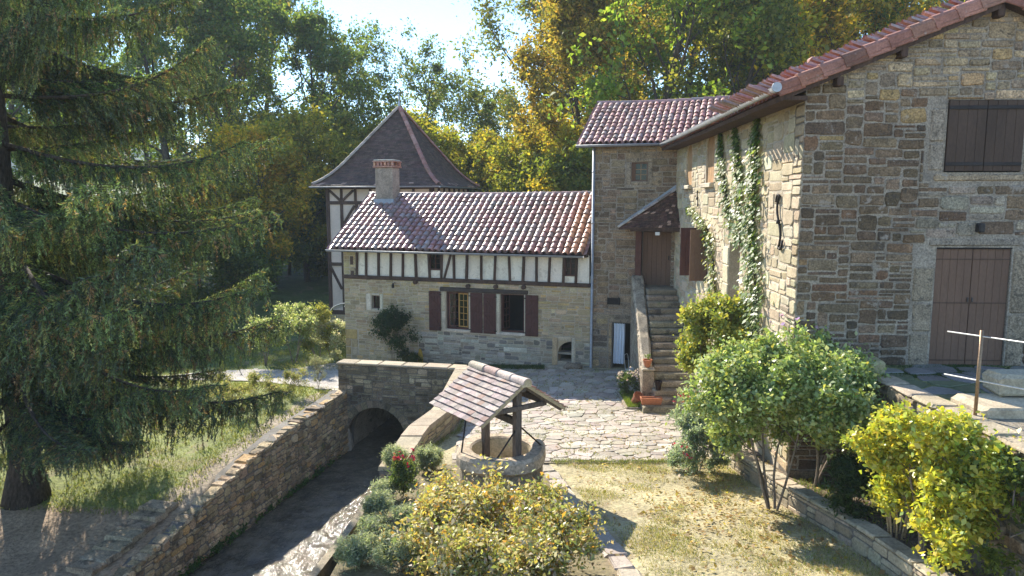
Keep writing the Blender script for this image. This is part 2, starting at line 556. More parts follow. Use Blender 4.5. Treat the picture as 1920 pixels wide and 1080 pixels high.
def stone_shape(mp, a0, a1, z0, z1, proud, r, cut=.22):
    w, h = a1 - a0, z1 - z0
    c = min(w, h)
    k = lambda: c * cut * r.uniform(.25, 1.6)
    j = lambda: r.uniform(-.075, .055) * c
    o = [(a0 + k(), z0 - j()), ((a0 + a1) / 2 + j(), z0 - j()), (a1 - k(), z0 - j()), (a1 + j(), z0 + k()), (a1 + j(), (z0 + z1) / 2), (a1 + j(), z1 - k()),
         (a1 - k(), z1 + j()), ((a0 + a1) / 2 + j(), z1 + j()), (a0 + k(), z1 + j()), (a0 - j(), z1 - k()), (a0 - j(), (z0 + z1) / 2), (a0 - j(), z0 + k())]
    m = len(o)
    ca, cz = (a0 + a1) / 2, (z0 + z1) / 2
    ins = min(.014, c * .12)
    fa, fz = 1 - ins / max(w / 2, .01), 1 - ins / max(h / 2, .01)
    p = proud * r.uniform(.4, 1.5)
    ta, tb = r.uniform(-.4, .4) * proud, r.uniform(-.4, .4) * proud
    vs = [mp(a, -.03, z) for a, z in o] + [mp(a, p * .45, z) for a, z in o]
    vs += [mp(ca + (a - ca) * fa, p + ta * (a - ca) / w + tb * (z - cz) / h, cz + (z - cz) * fz) for a, z in o]
    fs = [tuple(range(2 * m, 3 * m))]
    for q in (0, m):
        for i in range(m):
            jn = (i + 1) % m
            fs.append((q + i, q + jn, q + m + jn, q + m + i))
    return vs, fs

def masonry(parent, mp, A0, A1, Z0, Z1, blocked, tintf, mat, cell=(.11, .085), wr=(2, 6), hw=(.35, .45, .2), joint=.03, proud=.022, nparts=300, seed=1, warp=.03, name="stone", cut=.22, restname="stonework"):
    r = random.Random(seed)
    na, nz = max(1, int(round((A1 - A0) / cell[0]))), max(1, int(round((Z1 - Z0) / cell[1])))
    def edges(n, a, b):
        inc = [r.uniform(.7, 1.3) for _ in range(n)]
        s = sum(inc); e = [a]
        for q in inc:
            e.append(e[-1] + q / s * (b - a))
        return e
    ea, ez = edges(na, A0, A1), edges(nz, Z0, Z1)
    occ = [[blocked((ea[i] + ea[i + 1]) / 2, (ez[k] + ez[k + 1]) / 2) for i in range(na)] for k in range(nz)]
    res = []
    for k in range(nz):
        for i in range(na):
            if occ[k][i]:
                continue
            w = r.randint(*wr)
            h = r.choices((1, 2, 3), hw)[0]
            if h == 3:
                w = max(w, 3)
            m = 0
            while i + m < na and m < w and not occ[k][i + m]:
                m += 1
            if i + m < na and not occ[k][i + m] and m == w:
                # avoid leaving one-cell slivers
                if i + m + 1 >= na or occ[k][i + m + 1]:
                    m += 1
            hh = 1
            while hh < h and k + hh < nz and not any(occ[k + hh][i:i + m]):
                hh += 1
            for q in range(hh):
                for p in range(m):
                    occ[k + q][i + p] = True
            res.append((ea[i], ea[i + m], ez[k], ez[k + hh]))
    out = []
    ph = r.uniform(0, 6)
    for (a0, a1, z0, z1) in res:
        w_ = lambda a, z: z + warp * (math.sin(a * 1.3 + ph) * .7 + math.sin(a * 3.7 + ph * 2 + z) * .3)
        am = (a0 + a1) / 2
        edge0, edge1 = z0 <= Z0 + 1e-6, z1 >= Z1 - 1e-6
        zz0 = z0 if edge0 else w_(am, z0)
        zz1 = z1 if edge1 else w_(am, z1)
        j = joint * r.uniform(.6, 1.5) / 2
        if a1 - a0 < 2.6 * j or zz1 - zz0 < 2.6 * j:
            continue
        vs, fs = stone_shape(mp, a0 + j, a1 - j, zz0 + j, zz1 - j, proud, r, cut)
        c = wloc(parent, mp(am, 0, (z0 + z1) / 2))
        d2 = c.x ** 2 + c.y ** 2 + (c.z - 6) ** 2
        out.append(((a1 - a0) * (z1 - z0) / d2, vs, fs, tintf(am, (z0 + z1) / 2, r)))
    out.sort(key=lambda t: -t[0])
    for (_, vs, fs, t) in out[:nparts]:
        MB().add(vs, fs, t).build(name, mat, parent)
    if len(out) > nparts:
        mb = MB()
        for (_, vs, fs, t) in out[nparts:]:
            mb.add(vs, fs, t)
        stuff(mb.build(restname, mat, parent))

def holed(mb, mp, A0, A1, Z0, Z1, holes, thick, tint=(1, 1, 1), top=None):
    """a wall slab with rectangular openings and their reveals; outward side at out = 0"""
    ea = sorted({A0, A1, *[h[0] for h in holes], *[h[1] for h in holes]})
    ez = sorted({Z0, Z1, *[h[2] for h in holes], *[h[3] for h in holes]})
    def inh(a, z):
        return any(h[0] < a < h[1] and h[2] < z < h[3] for h in holes)
    for i in range(len(ea) - 1):
        for k in range(len(ez) - 1):
            a0, a1, z0, z1 = ea[i], ea[i + 1], ez[k], ez[k + 1]
            if inh((a0 + a1) / 2, (z0 + z1) / 2):
                continue
            for o in (0, -thick):
                mb.add([mp(a0, o, z0), mp(a1, o, z0), mp(a1, o, z1), mp(a0, o, z1)], [(0, 1, 2, 3)], tint)
    for (a0, a1, z0, z1) in list(holes) + [(A0, A1, Z0, Z1)]:
        for (p, q) in (((a0, z0), (a1, z0)), ((a1, z0), (a1, z1)), ((a1, z1), (a0, z1)), ((a0, z1), (a0, z0))):
            mb.add([mp(p[0], 0, p[1]), mp(q[0], 0, q[1]), mp(q[0], -thick, q[1]), mp(p[0], -thick, p[1])], [(0, 1, 2, 3)], tint)
    return mb

def in_holes(holes, pad=.0):
    def f(a, z):
        return any(h[0] - pad < a < h[1] + pad and h[2] - pad < z < h[3] + pad for h in holes)
    return f

def jitc(c, r, s=.12, h=.04):
    k = r.uniform(1 - s, 1 + s)
    return tuple(max(.01, x * k * r.uniform(1 - h, 1 + h)) for x in c)

def pick(r, *opts):
    """opts: (weight, colour)"""
    return jitc(r.choices([o[1] for o in opts], [o[0] for o in opts])[0], r, .16, .05)

# ------------------------------------------------------------------ roof tiles
def barrel(r0, r1, L, th=.016, n=7, ang=math.pi):
    """convex cover tile: wide end r0 at y=0 (low), r1 at y=L; the cut end keeps its own edge"""
    mb = MB()
    def ring(rr, y):
        return [(rr * math.cos(math.pi / 2 - ang / 2 + ang * k / (n - 1)), y, rr * math.sin(math.pi / 2 - ang / 2 + ang * k / (n - 1)) * .95) for k in range(n)]
    q = [(k, k + 1, n + k + 1, n + k) for k in range(n - 1)]
    mb.add(ring(r0, 0) + ring(r1, L), q)
    mb.add(ring(r0 - th, 0) + ring(r0, 0), q)
    return mb

def tile_tint(r, grey=.35):
    if r.random() < grey:
        return pick(r, (2, (.36, .245, .20)), (1, (.31, .215, .18)), (.4, (.42, .31, .26)))
    return pick(r, (3, (.42, .20, .155)), (2, (.46, .235, .185)), (1.5, (.38, .172, .135)), (.4, (.48, .29, .23)))

def canal_roof(roof, a0, a1, b0, z0, b1, z1, dx, ex, rad, nparts, mapper, seed, grey=.35, right_orange=False, rows=None):
    """tiles on the slope from the eave (b0,z0) up to the ridge (b1,z1); mapper(a,b,z)->local"""
    r = random.Random(seed)
    L = math.hypot(b1 - b0, z1 - z0)
    cb, cz = (b1 - b0) / L, (z1 - z0) / L
    nb, nzv = -cz, cb
    ncol = int(round((a1 - a0) / dx)); dx = (a1 - a0) / ncol
    nrow = int(math.ceil(L / ex)); ex = L / nrow
    sag = lambda a, s: .055 * math.sin(math.pi * min(1, max(0, (a - a0) / (a1 - a0)))) * s / L + .012 * math.sin(a * 2.1 + seed) * math.sin(s * 1.7 + a * .6)
    P = lambda a, s, n: mapper(a, b0 + cb * s + nb * n, z0 + cz * s + nzv * n - sag(a, s))
    # pan tiles: shallow troughs between the covers, one lapped row over the next
    pan = MB()
    for c in range(ncol + 1):
        ac = a0 + c * dx
        for k in range(nrow):
            s0, s1 = k * ex - .02, (k + 1) * ex
            t = tuple(x * .8 for x in tile_tint(r, grey))
            vs = []
            for (s, lift) in ((s0, .022), (s1, .0)):
                for q in range(5):
                    u = -1 + q * .5
                    vs.append(P(ac + u * dx * .42, s, lift - .045 * (1 - u * u)))
            pan.add(vs, [(q, q + 1, q + 6, q + 5) for q in range(4)], t)
    stuff(pan.build("pan_tiles", M_TILE, roof))
    slab = MB()
    slab.add([P(a0, -.02, -.05), P(a1, -.02, -.05), P(a1, L, -.05), P(a0, L, -.05), P(a0, -.02, -.13), P(a1, -.02, -.13), P(a1, L, -.13), P(a0, L, -.13)],
             [(0, 1, 2, 3), (7, 6, 5, 4), (0, 4, 5, 1), (1, 5, 6, 2), (2, 6, 7, 3), (3, 7, 4, 0)])
    slab.build("roof_boarding", M_TIMBER, roof)
    # basis of the slope for placing shared cover tiles
    Q0 = lambda a, s, n: Vector(mapper(a, b0 + cb * s + nb * n, z0 + cz * s + nzv * n))
    o = Q0(0, 0, 0); ux = (Q0(1, 0, 0) - o).normalized(); uy = (Q0(0, 1, 0) - o).normalized(); uz = (Q0(0, 0, 1) - o).normalized()
    rotm = Matrix((ux, uy, uz)).transposed()
    tm = barrel(rad, rad * .80, ex * 1.28)
    me = tm.mesh("tile", M_TILE, True)
    lst = []
    for c in range(ncol):
        ac = a0 + (c + .5) * dx
        for k in range(nrow):
            p = Vector(P(ac + r.uniform(-.008, .008), k * ex - .03 + r.uniform(-.016, .016) - (r.uniform(.03, .07) if r.random() < .04 else 0), .012 + r.uniform(-.006, .008)))
            w = wloc(roof, p)
            g = grey
            t = tile_tint(r, g)
            if right_orange and (ac - a0) / (a1 - a0) > .93 and r.random() < .7:
                t = jitc((.55, .27, .15), r)
            lst.append(((w - Vector((0, 0, 6))).length, p, t, r.uniform(-.05, .05), r.uniform(-.03, .03)))
    lst.sort(key=lambda q: q[0])
    rest = MB()
    for i, (_, p, t, rz, rx) in enumerate(lst):
        rm = rotm @ Matrix.Rotation(rz, 3, 'Z') @ Matrix.Rotation(-.07 + rx, 3, 'X')
        if i < nparts:
            ob = mkobj("tile", me, roof, p, rm.to_euler(), t)
        else:
            rest.add([p + rm @ Vector(v) for v in tm.v], tm.f, t)
    if rest.v:
        stuff(rest.build("cover_tiles", M_TILE, roof, True))

def ridge_row(parent, p, q, rad, step, mat, tintf, seed, name="ridge_tile", mortar=None, flip=False):
    r = random.Random(seed)
    p, q = Vector(p), Vector(q)
    d = q - p
    L = d.length
    n = max(1, int(round(L / step)))
    st = L / n
    d.normalize()
    x = d.cross(Vector((0, 0, 1))).normalized()
    z = x.cross(d)
    sagr = .05 if L > 4 else 0
    rm = Matrix((x, d, z)).transposed()
    me = barrel(rad, rad * .86, st * 1.16, .02, 9, math.pi * 1.05).mesh(name, mat, True)
    for k in range(n):
        mkobj(name, me, parent, p + d * (st * k - .02) - Vector((0, 0, sagr * math.sin(math.pi * (k + .5) / n))), (rm @ Matrix.Rotation(r.uniform(-.03, .03), 3, 'Z')).to_euler(), tintf(r))

def gutter(parent, p, q, rad=.07, name="gutter"):
    p, q = Vector(p), Vector(q)
    d = (q - p).normalized()
    x = d.cross(Vector((0, 0, 1))).normalized()
    mb = MB()
    n = 8
    vs = []
    for e in (p, q):
        for rr in (rad, rad - .006):
            for k in range(n):
                a = math.pi + math.pi * k / (n - 1)
                vs.append(e + x * math.cos(a) * rr + Vector((0, 0, 1)) * math.sin(a) * rr)
    fs = []
    for k in range(n - 1):
        fs.append((k, k + 1, 2 * n + k + 1, 2 * n + k))
        fs.append((n + k, n + k + 1, 3 * n + k + 1, 3 * n + k))
        fs.append((k, k + 1, n + k + 1, n + k))
        fs.append((2 * n + k, 2 * n + k + 1, 3 * n + k + 1, 3 * n + k))
    fs += [(0, n, 3 * n, 2 * n), (n - 1, 2 * n - 1, 4 * n - 1, 3 * n - 1)]
    mb.add(vs, fs)
    mb.tube([p + x * rad, q + x * rad], .012, 6)
    return mb.build(name, M_ZINC, parent, True)

def casement(parent, hinge, width, z0, z1, ang, nx_, nz_, mat, name="casement"):
    """a glazed leaf hinged at `hinge` (x,y); ang turns it about z (0 = along +x)"""
    w = mkobj(name, None, parent, (hinge[0], hinge[1], 0), (0, 0, ang))
    mb = MB()
    t, d = .045, .035
    mb.box((0, -d / 2, z0), (t, d / 2, z1)); mb.box((width - t, -d / 2, z0), (width, d / 2, z1))
    mb.box((t, -d / 2, z0), (width - t, d / 2, z0 + t)); mb.box((t, -d / 2, z1 - t), (width - t, d / 2, z1))
    mb.build("frame", mat, w)
    mu = MB()
    for i in range(1, nx_):
        x = t + (width - 2 * t) * i / nx_
        mu.box((x - .01, -.012, z0 + t), (x + .01, .012, z1 - t))
    for i in range(1, nz_):
        z = z0 + t + (z1 - z0 - 2 * t) * i / nz_
        mu.box((t, -.0115, z - .01), (width - t, .0115, z + .01))
    mu.build("glazing_bars", mat, w)
    MB().box((t, -.003, z0 + t), (width - t, .003, z1 - t)).build("pane", M_GLASS, w)
    return w

def shutter_leaf(parent, a0, a1, z0, z1, y, mat, brace=1, hinges=True, name="shutter", boards=4, rot=None):
    """boarded leaf in front of the wall, outer face at y"""
    s = mkobj(name, None, parent, ((a0, y, 0) if rot is None else rot[0]), (0, 0, 0 if rot is None else rot[1]))
    w = a1 - a0
    for i in range(boards):
        x0, x1 = w * i / boards, w * (i + 1) / boards
        MB().bbox((x0 + .002, 0, z0), (x1 - .002, .028, z1), .004, (1, 1, 1), .001).build("board", mat, s)
    for zz in (z0 + .1, (z0 + z1) / 2, z1 - .14):
        if brace == 0 and zz == (z0 + z1) / 2:
            continue
        MB().bbox((.01, -.022, zz - .045), (w - .01, 0.001, zz + .045), .006).build("ledge", mat, s)
    if brace:
        zm = (z0 + z1) / 2
        for (lo, hi) in ((z0 + .145, zm - .045), (zm + .045, z1 - .185)):
            x0, x1 = (.04, w - .04) if brace > 0 else (w - .04, .04)
            MB().beam((x0, -.009, lo + .02), (x1, -.009, hi - .02), .018, .07, bev=.004).build("brace", mat, s)
    if hinges:
        for zz in (z0 + .12, z1 - .12):
            MB().box((-.05 if brace >= 0 else w - .06, -.03, zz - .02), (.06 if brace >= 0 else w + .05, -.022, zz + .02)).build("hinge", M_IRON, s)
    return s

# ================================================================== half-timbered house
HZ_ = R(-18.03)
house = thing("half_timbered_house", "low half-timbered stone house with red tiled roof and maroon shutters", "house", (-6.82, 28.7, 0), HZ_)
HW, HD = 10.17, 6.2
o1 = (4.48, 5.42, 1.07, 2.53); o2 = (6.71, 7.65, 1.07, 2.53); o3 = (1.24, 1.60, 1.71, 2.24); o4 = (8.97, 9.48, .10, .86)
hholes = [o1, o2, o3, o4]
mpf = lambda a, o, z: (a, -o, z)
wall = holed(MB(), mpf, 0, HW, -1.2, 2.93, hholes, .5).build("front_wall", M_MORTAR_WARM, house)
def house_tint(a, z, r):
    if z < 1.0 and a < .9 and r.random() < .35:
        return pick(r, (1, (.50, .36, .18)), (1, (.46, .38, .25)))
    if z < .9 and a > 3.2:
        return pick(r, (2, (.42, .40, .36)), (1, (.22, .21, .20)), (1, (.36, .32, .26)), (.5, (.55, .53, .48)))
    return pick(r, (3, (.47, .39, .27)), (2, (.40, .33, .225)), (1.5, (.54, .46, .33)), (.8, (.50, .38, .20)), (.5, (.32, .27, .20)))
pier = [(4.27, 4.48, .95, 2.6), (5.42, 5.60, 1.0, 2.55), (6.53, 6.71, 1.0, 2.55), (7.65, 7.75, 1.0, 2.55), (4.2, 7.85, 2.53, 2.70), (1.0, 1.75, 1.62, 2.34), (0, .56, -.24, .82), (8.75, 9.62, -.2, 1.02), (6.83, 7.77, .31, .5), (4.3, 7.8, .93, 1.07)]
masonry(wall, mpf, 0, HW, -.75, 2.93, in_holes(hholes + pier), house_tint, M_STONE_PALE, cell=(.085, .062), wr=(2, 6), hw=(.5, .42, .08), joint=.022, proud=.012, nparts=300, seed=21, warp=.025)
# dressed stones: corner quoins, window piers, the pale slab and the small window's surround
for (a0, a1, z0, z1, c) in ((0, .54, .42, .82, (.56, .41, .20)), (0, .24, .10, .40, (.50, .38, .22)), (.26, .56, .08, .40, (.52, .42, .28)), (0, .24, -.24, .07, (.52, .40, .22)), (.26, .54, -.24, .06, (.50, .46, .38)),
                            (6.83, 7.77, .31, .5, (.62, .60, .56)), (4.29, 4.46, .98, 1.75, (.58, .52, .42)), (4.29, 4.46, 1.77, 2.52, (.54, .48, .39)), (5.44, 5.58, 1.02, 2.52, (.56, .50, .42)), (6.55, 6.69, 1.02, 1.8, (.60, .55, .47)), (6.55, 6.69, 1.82, 2.52, (.56, .51, .43)), (7.67, 7.74, 1.02, 2.52, (.6, .55, .46)),
                            (4.30, 5.6, .95, 1.06, (.58, .53, .45)), (6.4, 7.8, .95, 1.06, (.62, .60, .56)),
                            (1.0, 1.22, 1.64, 2.32, (.66, .62, .54)), (1.62, 1.75, 1.64, 2.32, (.62, .58, .50)), (1.24, 1.60, 2.26, 2.34, (.64, .6, .52)), (1.24, 1.60, 1.62, 1.69, (.62, .58, .5))):
    MB().bbox((a0 + .006, -.03, z0 + .006), (a1 - .006, .03, z1 - .006), .02, jitc(c, rng, .05), .004).build("dressed_stone", M_STONE_PALE, wall)
# the bread-oven mouth: half arch in pale stone, slab below
nm = MB()
arc = [(8.97 + .51 * (1 - math.cos(t)) , .42 + .44 * math.sin(t)) for t in np.linspace(0, math.pi / 2, 8)]
nm.prism([(8.975, .86)] + [(8.975, .42)] + arc[1:] , -.004, .30, (.58, .47, .34))
nm.build("niche_arch", M_STONE_PALE, wall)
nb = MB(); nb.bbox((8.75, -.035, -.2), (8.95, .02, .98), .03, (.52, .40, .27), .01); nb.bbox((9.5, -.04, -.2), (9.64, .02, 1.0), .03, (.55, .50, .42), .01); nb.bbox((8.97, -.03, .88), (9.48, .02, 1.02), .03, (.56, .48, .38), .01)
nb.build("niche_surround", M_STONE_PALE, wall)
MB().box((8.98, .02, .36), (9.47, .4, .44), (.3, .27, .23)).build("niche_shelf", M_STONE_PALE, wall)
MB().bbox((8.6, -.42, -.45), (9.65, -.04, -.02), .06, (.34, .31, .26), .02).build("ledge_stone", M_STONE_PALE, wall)
MB().bbox((9.3, -.5, -.5), (9.95, -.05, .12), .1, (.26, .23, .2), .03).build("corner_stone", M_STONE, wall)
# other walls, floor and near-black inner walls painting the room behind the windows dark
ob = MB()
ob.box((0, .5, -1.2), (.5, HD, 2.93)); ob.box((0, HD - .4, -1.2), (HW, HD - .001, 4.2)); ob.box((.501, .501, -.9), (HW, HD - .41, -.5))
ob.box((HW - .02, .5, -1.2), (HW + .3, HD, 4.2))
ob.build("rear_walls", M_MORTAR_WARM, house)
MB().prism([(.02, 2.93), (HD - .02, 2.93), (HD - .02, 4.1), (3.1, 6.1), (.02, 4.1)], 0, .3, (1, 1, 1), Matrix(((0, 1, 0, 0), (1, 0, 0, 0), (0, 0, 1, 0), (0, 0, 0, 1)))).build("end_gable", M_MORTAR_WARM, house)
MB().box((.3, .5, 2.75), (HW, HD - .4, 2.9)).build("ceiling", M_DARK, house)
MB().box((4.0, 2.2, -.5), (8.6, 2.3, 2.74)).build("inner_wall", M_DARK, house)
# timber storey
up = [.62, 1.03, 1.59, 2.13, 2.66, 3.22, 3.79, 4.31, 4.83, 5.37, 5.95, 6.50, 7.07, 7.63, 8.13, 8.62, 9.16, 9.63, 10.12]
thick = {5: .14, 9: .15, 13: .15, 6: .10, 7: .08, 16: .10, 17: .08}
w1 = (3.86, 4.25, 3.40, 4.02); w2 = (9.24, 9.59, 3.34, 3.97)
stn = holed(MB(), mpf, 0, .56, 2.93, 4.22, [], .5).build("corner_wall", M_MORTAR_WARM, house)
masonry(stn, mpf, 0, .56, 3.06, 4.15, lambda a, z: .30 < a < .46 and 3.45 < z < 3.8, lambda a, z, r: pick(r, (1, (.50, .42, .27)), (1, (.44, .37, .25))), M_STONE_PALE, cell=(.13, .09), wr=(1, 2), hw=(.6, .3, .1), joint=.02, proud=.014, nparts=60, seed=4)
MB().box((.31, -.02, 3.46), (.45, .06, 3.8)).build("beam_end", M_TIMBER, house)
MB().box((.33, -.03, 3.03), (.47, .06, 3.22)).build("beam_end", M_TIMBER, house)
MB().bbox((.0, -.06, 2.90), (HW - .01, .10, 3.045), .015, (1, 1, 1), .008).build("sill_beam", M_TIMBER, house)
MB().bbox((.5, .0, 4.06), (HW - .01, .12, 4.20), .01).build("wall_plate", M_TIMBER, house)
for i, a in enumerate(up[:-1]):
    t = thick.get(i, .085)
    l = rng.uniform(-.025, .025)
    MB().beam((a + l, -.008, 3.03), (a - l, -.008, 4.10), t, .09, (1, 1, 1), .012, .006).build("timber_post", M_TIMBER, house)
MB().beam((4.42, -.016, 3.04), (4.74, -.016, 4.08), .075, .08).build("timber_brace", M_TIMBER, house)
for i in range(len(up) - 1):
    a0, a1 = up[i] + .02, up[i + 1] - .02
    zt = 4.10
    if i == 6: zt = w1[2] - .06
    if i == 16: zt = w2[2] - .06
    MB().box((a0, .022 + .004 * (i % 3), 3.02), (a1, .2, zt), jitc((1, 1, 1), rng, .07, .02)).build("plaster_panel", M_PLASTER, house)
MB().box((.5, .21, 2.95), (HW, .4, 3.28)).build("backing_wall", M_PLASTER, house)
for w in (w1, w2):
    wo = mkobj("window", None, house)
    mb = MB(); t = .05
    mb.box((w[0] - t, -.02, w[2] - t), (w[0], .08, w[3])); mb.box((w[1], -.02, w[2] - t), (w[1] + t, .08, w[3])); mb.box((w[0], -.02, w[2] - t), (w[1], .08, w[2])); 
    mb.build("frame", M_SHUTTER, wo)
    mb = MB(); cx = (w[0] + w[1]) / 2
    mb.box((cx - .018, .02, w[2]), (cx + .018, .055, w[3]))
    for k in (1, 2): 
        zz = w[2] + (w[3] - w[2]) * k / 3
        mb.box((w[0], .025, zz - .01), (w[1], .05, zz + .01))
    mb.build("glazing_bars", M_SHUTTER, wo)
    MB().box((w[0], .03, w[2]), (w[1], .04, w[3])).build("pane", M_GLASS, wo)
    MB().box((w[0] - .03, .30, w[2] - .1), (w[1] + .03, .34, w[3] + .1)).build("dark_backing", M_DARK, wo)  # near-black sheet, the unlit room painted close behind the panes
# big window group: lintel beam, casements, shutters
MB().bbox((4.24, -.07, 2.545), (7.80, .3, 2.70), .02, (1, 1, 1), .008).build("lintel_beam", pmat("lintel_grey", (.075, .058, .048), var=.3, scale=4, bump=.5), house)
for (a, z) in ((3.22, 2.86), (5.43, 2.78), (6.55, 2.80), (7.65, 2.82)):
    MB().lathe([(.001, 0), (.07, .0), (.085, .015), (.085, .2), (.001, .2)], 9).build("beam_end", M_TIMBER, house).matrix_local = Matrix.Translation((a, .06, z)) @ Matrix.Rotation(R(90), 4, 'X')
for i, o in enumerate((o1, o2)):
    wf = mkobj("window", None, house)
    mb = MB(); t = .05
    mb.box((o[0], .1, o[2]), (o[0] + t, .17, o[3])); mb.box((o[1] - t, .1, o[2]), (o[1], .17, o[3])); mb.box((o[0] + t, .1, o[3] - t), (o[1] - t, .17, o[3])); mb.box((o[0] + t, .06, o[2]), (o[1] - t, .17, o[2] + .06))
    mb.build("frame", M_SHUTTER, wf)
    cw = (o[1] - o[0]) / 2 - .05
    if i == 0:
        casement(wf, (o[0] + .06, .14), cw, o[2] + .07, o[3] - .06, R(38), 2, 5, pmat("casement_paint", (.22, .11, .08), var=.2, bump=.1))
        casement(wf, (o[1] - .06, .14), cw + .02, o[2] + .07, o[3] - .06, R(180 - 10), 2, 5, M_YELLOW_LIT)
    else:
        casement(wf, (o[0] + .06, .14), cw, o[2] + .07, o[3] - .06, R(72), 2, 5, M_SHUTTER)
        casement(wf, (o[1] - .06, .14), cw, o[2] + .07, o[3] - .06, R(180 - 86), 2, 5, M_SHUTTER)
for (a0, a1, z0, z1, bd) in ((3.77, 4.27, .98, 2.53, -1), (5.50, 6.00, .98, 2.53, 1), (6.04, 6.54, .98, 2.53, -1), (7.70, 8.21, .98, 2.53, 1)):
    shutter_leaf(house, a0, a1, z0, z1, -.05, M_SHUTTER, bd)
wo = mkobj("window", None, house)
mb = MB(); mb.box((1.25, .16, 1.72), (1.29, .2, 2.23)); mb.box((1.55, .16, 1.72), (1.59, .2, 2.23)); mb.box((1.29, .16, 2.19), (1.55, .2, 2.23)); mb.box((1.29, .16, 1.72), (1.55, .2, 1.76)); mb.box((1.41, .165, 1.76), (1.43, .195, 2.19)); mb.build("frame", M_SHUTTER, wo)
MB().box((1.29, .175, 1.76), (1.55, .18, 2.19)).build("pane", M_GLASS, wo)
# roof
roof = mkobj("roof", None, house)
canal_roof(roof, -.42, 9.98, -.38, 4.13, 3.1, 6.33, .27, .335, .122, 300, lambda a, b, z: (a, b, z), 5, grey=.42, right_orange=True)
bk = MB(); bk.add([(-.42, 3.1, 6.3), (9.98, 3.1, 6.3), (9.98, 6.5, 4.1), (-.42, 6.5, 4.1)], [(0, 1, 2, 3)], (.35, .2, .16)); bk.build("rear_slope", M_TILE, roof)
ridge_row(roof, (-.44, 3.1, 6.31), (9.98, 3.1, 6.31), .12, .42, M_TILE, lambda r: pick(r, (2, (.36, .22, .18)), (2, (.27, .21, .18))), 8)
for k in range(24):
    a = -.1 + k * .44
    MB().box((a - .04, -.36, 4.0), (a + .04, .1, 4.085)).build("rafter_end", M_TIMBER, house)
gutter(house, (-.5, -.44, 4.075), (9.98, -.44, 4.06))
ch = mkobj("chimney", None, house)
cx, cy = .62, 2.72
MB().bbox((cx - .42, cy - .33, 5.3), (cx + .42, cy + .33, 7.42), .02, (1, 1, 1), .008).build("stack", pmat("chimney_render", (.38, .305, .235), var=.35, scale=2.5, fine=20, fvar=.3, bump=.6, spots=(((.16, .14, .13), 3, .58, .6),)), ch)
MB().bbox((cx - .49, cy - .40, 7.43), (cx + .49, cy + .40, 7.50), .01, (.42, .20, .13), .004).build("brick_course", M_TILE, ch)
for k in range(6):
    for s in (-1, 1):
        x = cx - .42 + k * .168
        MB().bbox((x - .05, cy + s * .33 - .05, 7.503), (x + .05, cy + s * .33 + .05, 7.66), .012, pick(rng, (1, (.52, .25, .15)), (1, (.42, .18, .12))), .004).build("brick", M_TILE, ch)
MB().bbox((cx - .50, cy - .41, 7.663), (cx + .50, cy + .41, 7.71), .01, (.46, .24, .17), .004).build("brick_course", M_TILE, ch)
for k in range(3):
    MB().bbox((cx - .46 + k * .31, cy - .38, 7.712), (cx - .17 + k * .31, cy + .38, 7.77), .02, (.55, .52, .47), .006).build("cap_slab", M_STONE_PALE, ch)
MB().box((cx - .47, cy - .40, 5.55), (cx + .47, cy - .331, 6.1 ), (1, 1, 1)).build("lead_flashing", M_LEAD, ch)
# wall lantern bracket under the sill
mb = MB(); mb.box((2.28, -.2, 2.78), (2.32, .0, 2.80)); mb.lathe([(.02, 0), (.06, .03), (.05, .14), (.02, .18)], 8, (2.30, -.19, 2.60), close=True); mb.build("lantern", M_IRON, house)
# clear door canopy on the far end wall
cp = MB(); vs = []; n = 10
for (b) in (.9, 2.0):
    for k in range(n):
        t = k / (n - 1)
        vs.append((-.02 - 1.25 * math.sin(t * R(80)), b, 1.25 + .52 * math.cos(t * R(80)) ** .8))
cp.add(vs, [(k, k + 1, n + k + 1, n + k) for k in range(n - 1)])
canopy = mkobj("door_canopy", None, house)
cp.build("clear_sheet", M_CLEAR, canopy, True)
for b in (.9, 2.0):
    MB().tube([(-.02 - 1.25 * math.sin(t * R(80)), b, 1.25 + .52 * math.cos(t * R(80)) ** .8) for t in np.linspace(0, 1, n)], .013, 6).build("edge_strip", M_WHITE, canopy)

# ================================================================== pavilion tower
tower = thing("pavilion_tower", "half-timbered tower with dark bell-shaped pyramid roof behind the house", "tower", (-6.27, 40.48, -.9), math.atan2(-.241, .970))
tower.scale = (1.15, 1.15, 1.15)
TW = 2.62
base = MB().box((-TW, -TW, -1.5), (TW, TW, .72)).build("stone_base", M_MORTAR_WARM, tower)
masonry(base, lambda a, o, z: (a, -TW - o, z), -TW, -.4, -.9, .72, lambda a, z: False, house_tint, M_STONE_PALE, cell=(.13, .1), wr=(2, 5), joint=.025, proud=.02, nparts=120, seed=9)
MB().box((-TW + .02, -TW + .02, .72), (TW - .02, TW - .02, 6.75)).build("plaster_wall", M_PLASTER_PINK, tower)
def tbeam(p, q, w=.14, nm="timber"):
    MB().beam(p, q, .10, w).build(nm, M_TIMBER, tower) if False else MB().beam(p, q, w, .10).build(nm, M_TIMBER, tower)
yf = -TW
def hbeam(x0, x1, z, h=.15):
    MB().bbox((x0, yf - .045, z - h / 2), (x1, yf + .06, z + h / 2), .012, (1, 1, 1), .004).build("timber_rail", M_TIMBER, tower)
def vpost(x, z0, z1, w=.13):
    MB().bbox((x - w / 2, yf - .05, z0), (x + w / 2, yf + .06, z1), .012, (1, 1, 1), .004).build("timber_post", M_TIMBER, tower)
hbeam(-TW, TW, .80, .2); hbeam(-TW, TW, 3.08); hbeam(-TW, TW, 5.93); hbeam(-TW, TW, 6.62)
vpost(-TW + .07, .88, 6.6, .17); vpost(TW - .07, .88, 6.6, .17)
for x in (-1.85,):
    vpost(x, .9, 5.86); 
for x in (-1.85, -1.15, -.4, .3, 1.0, 1.7):
    vpost(x, 6.0, 6.55, .11)
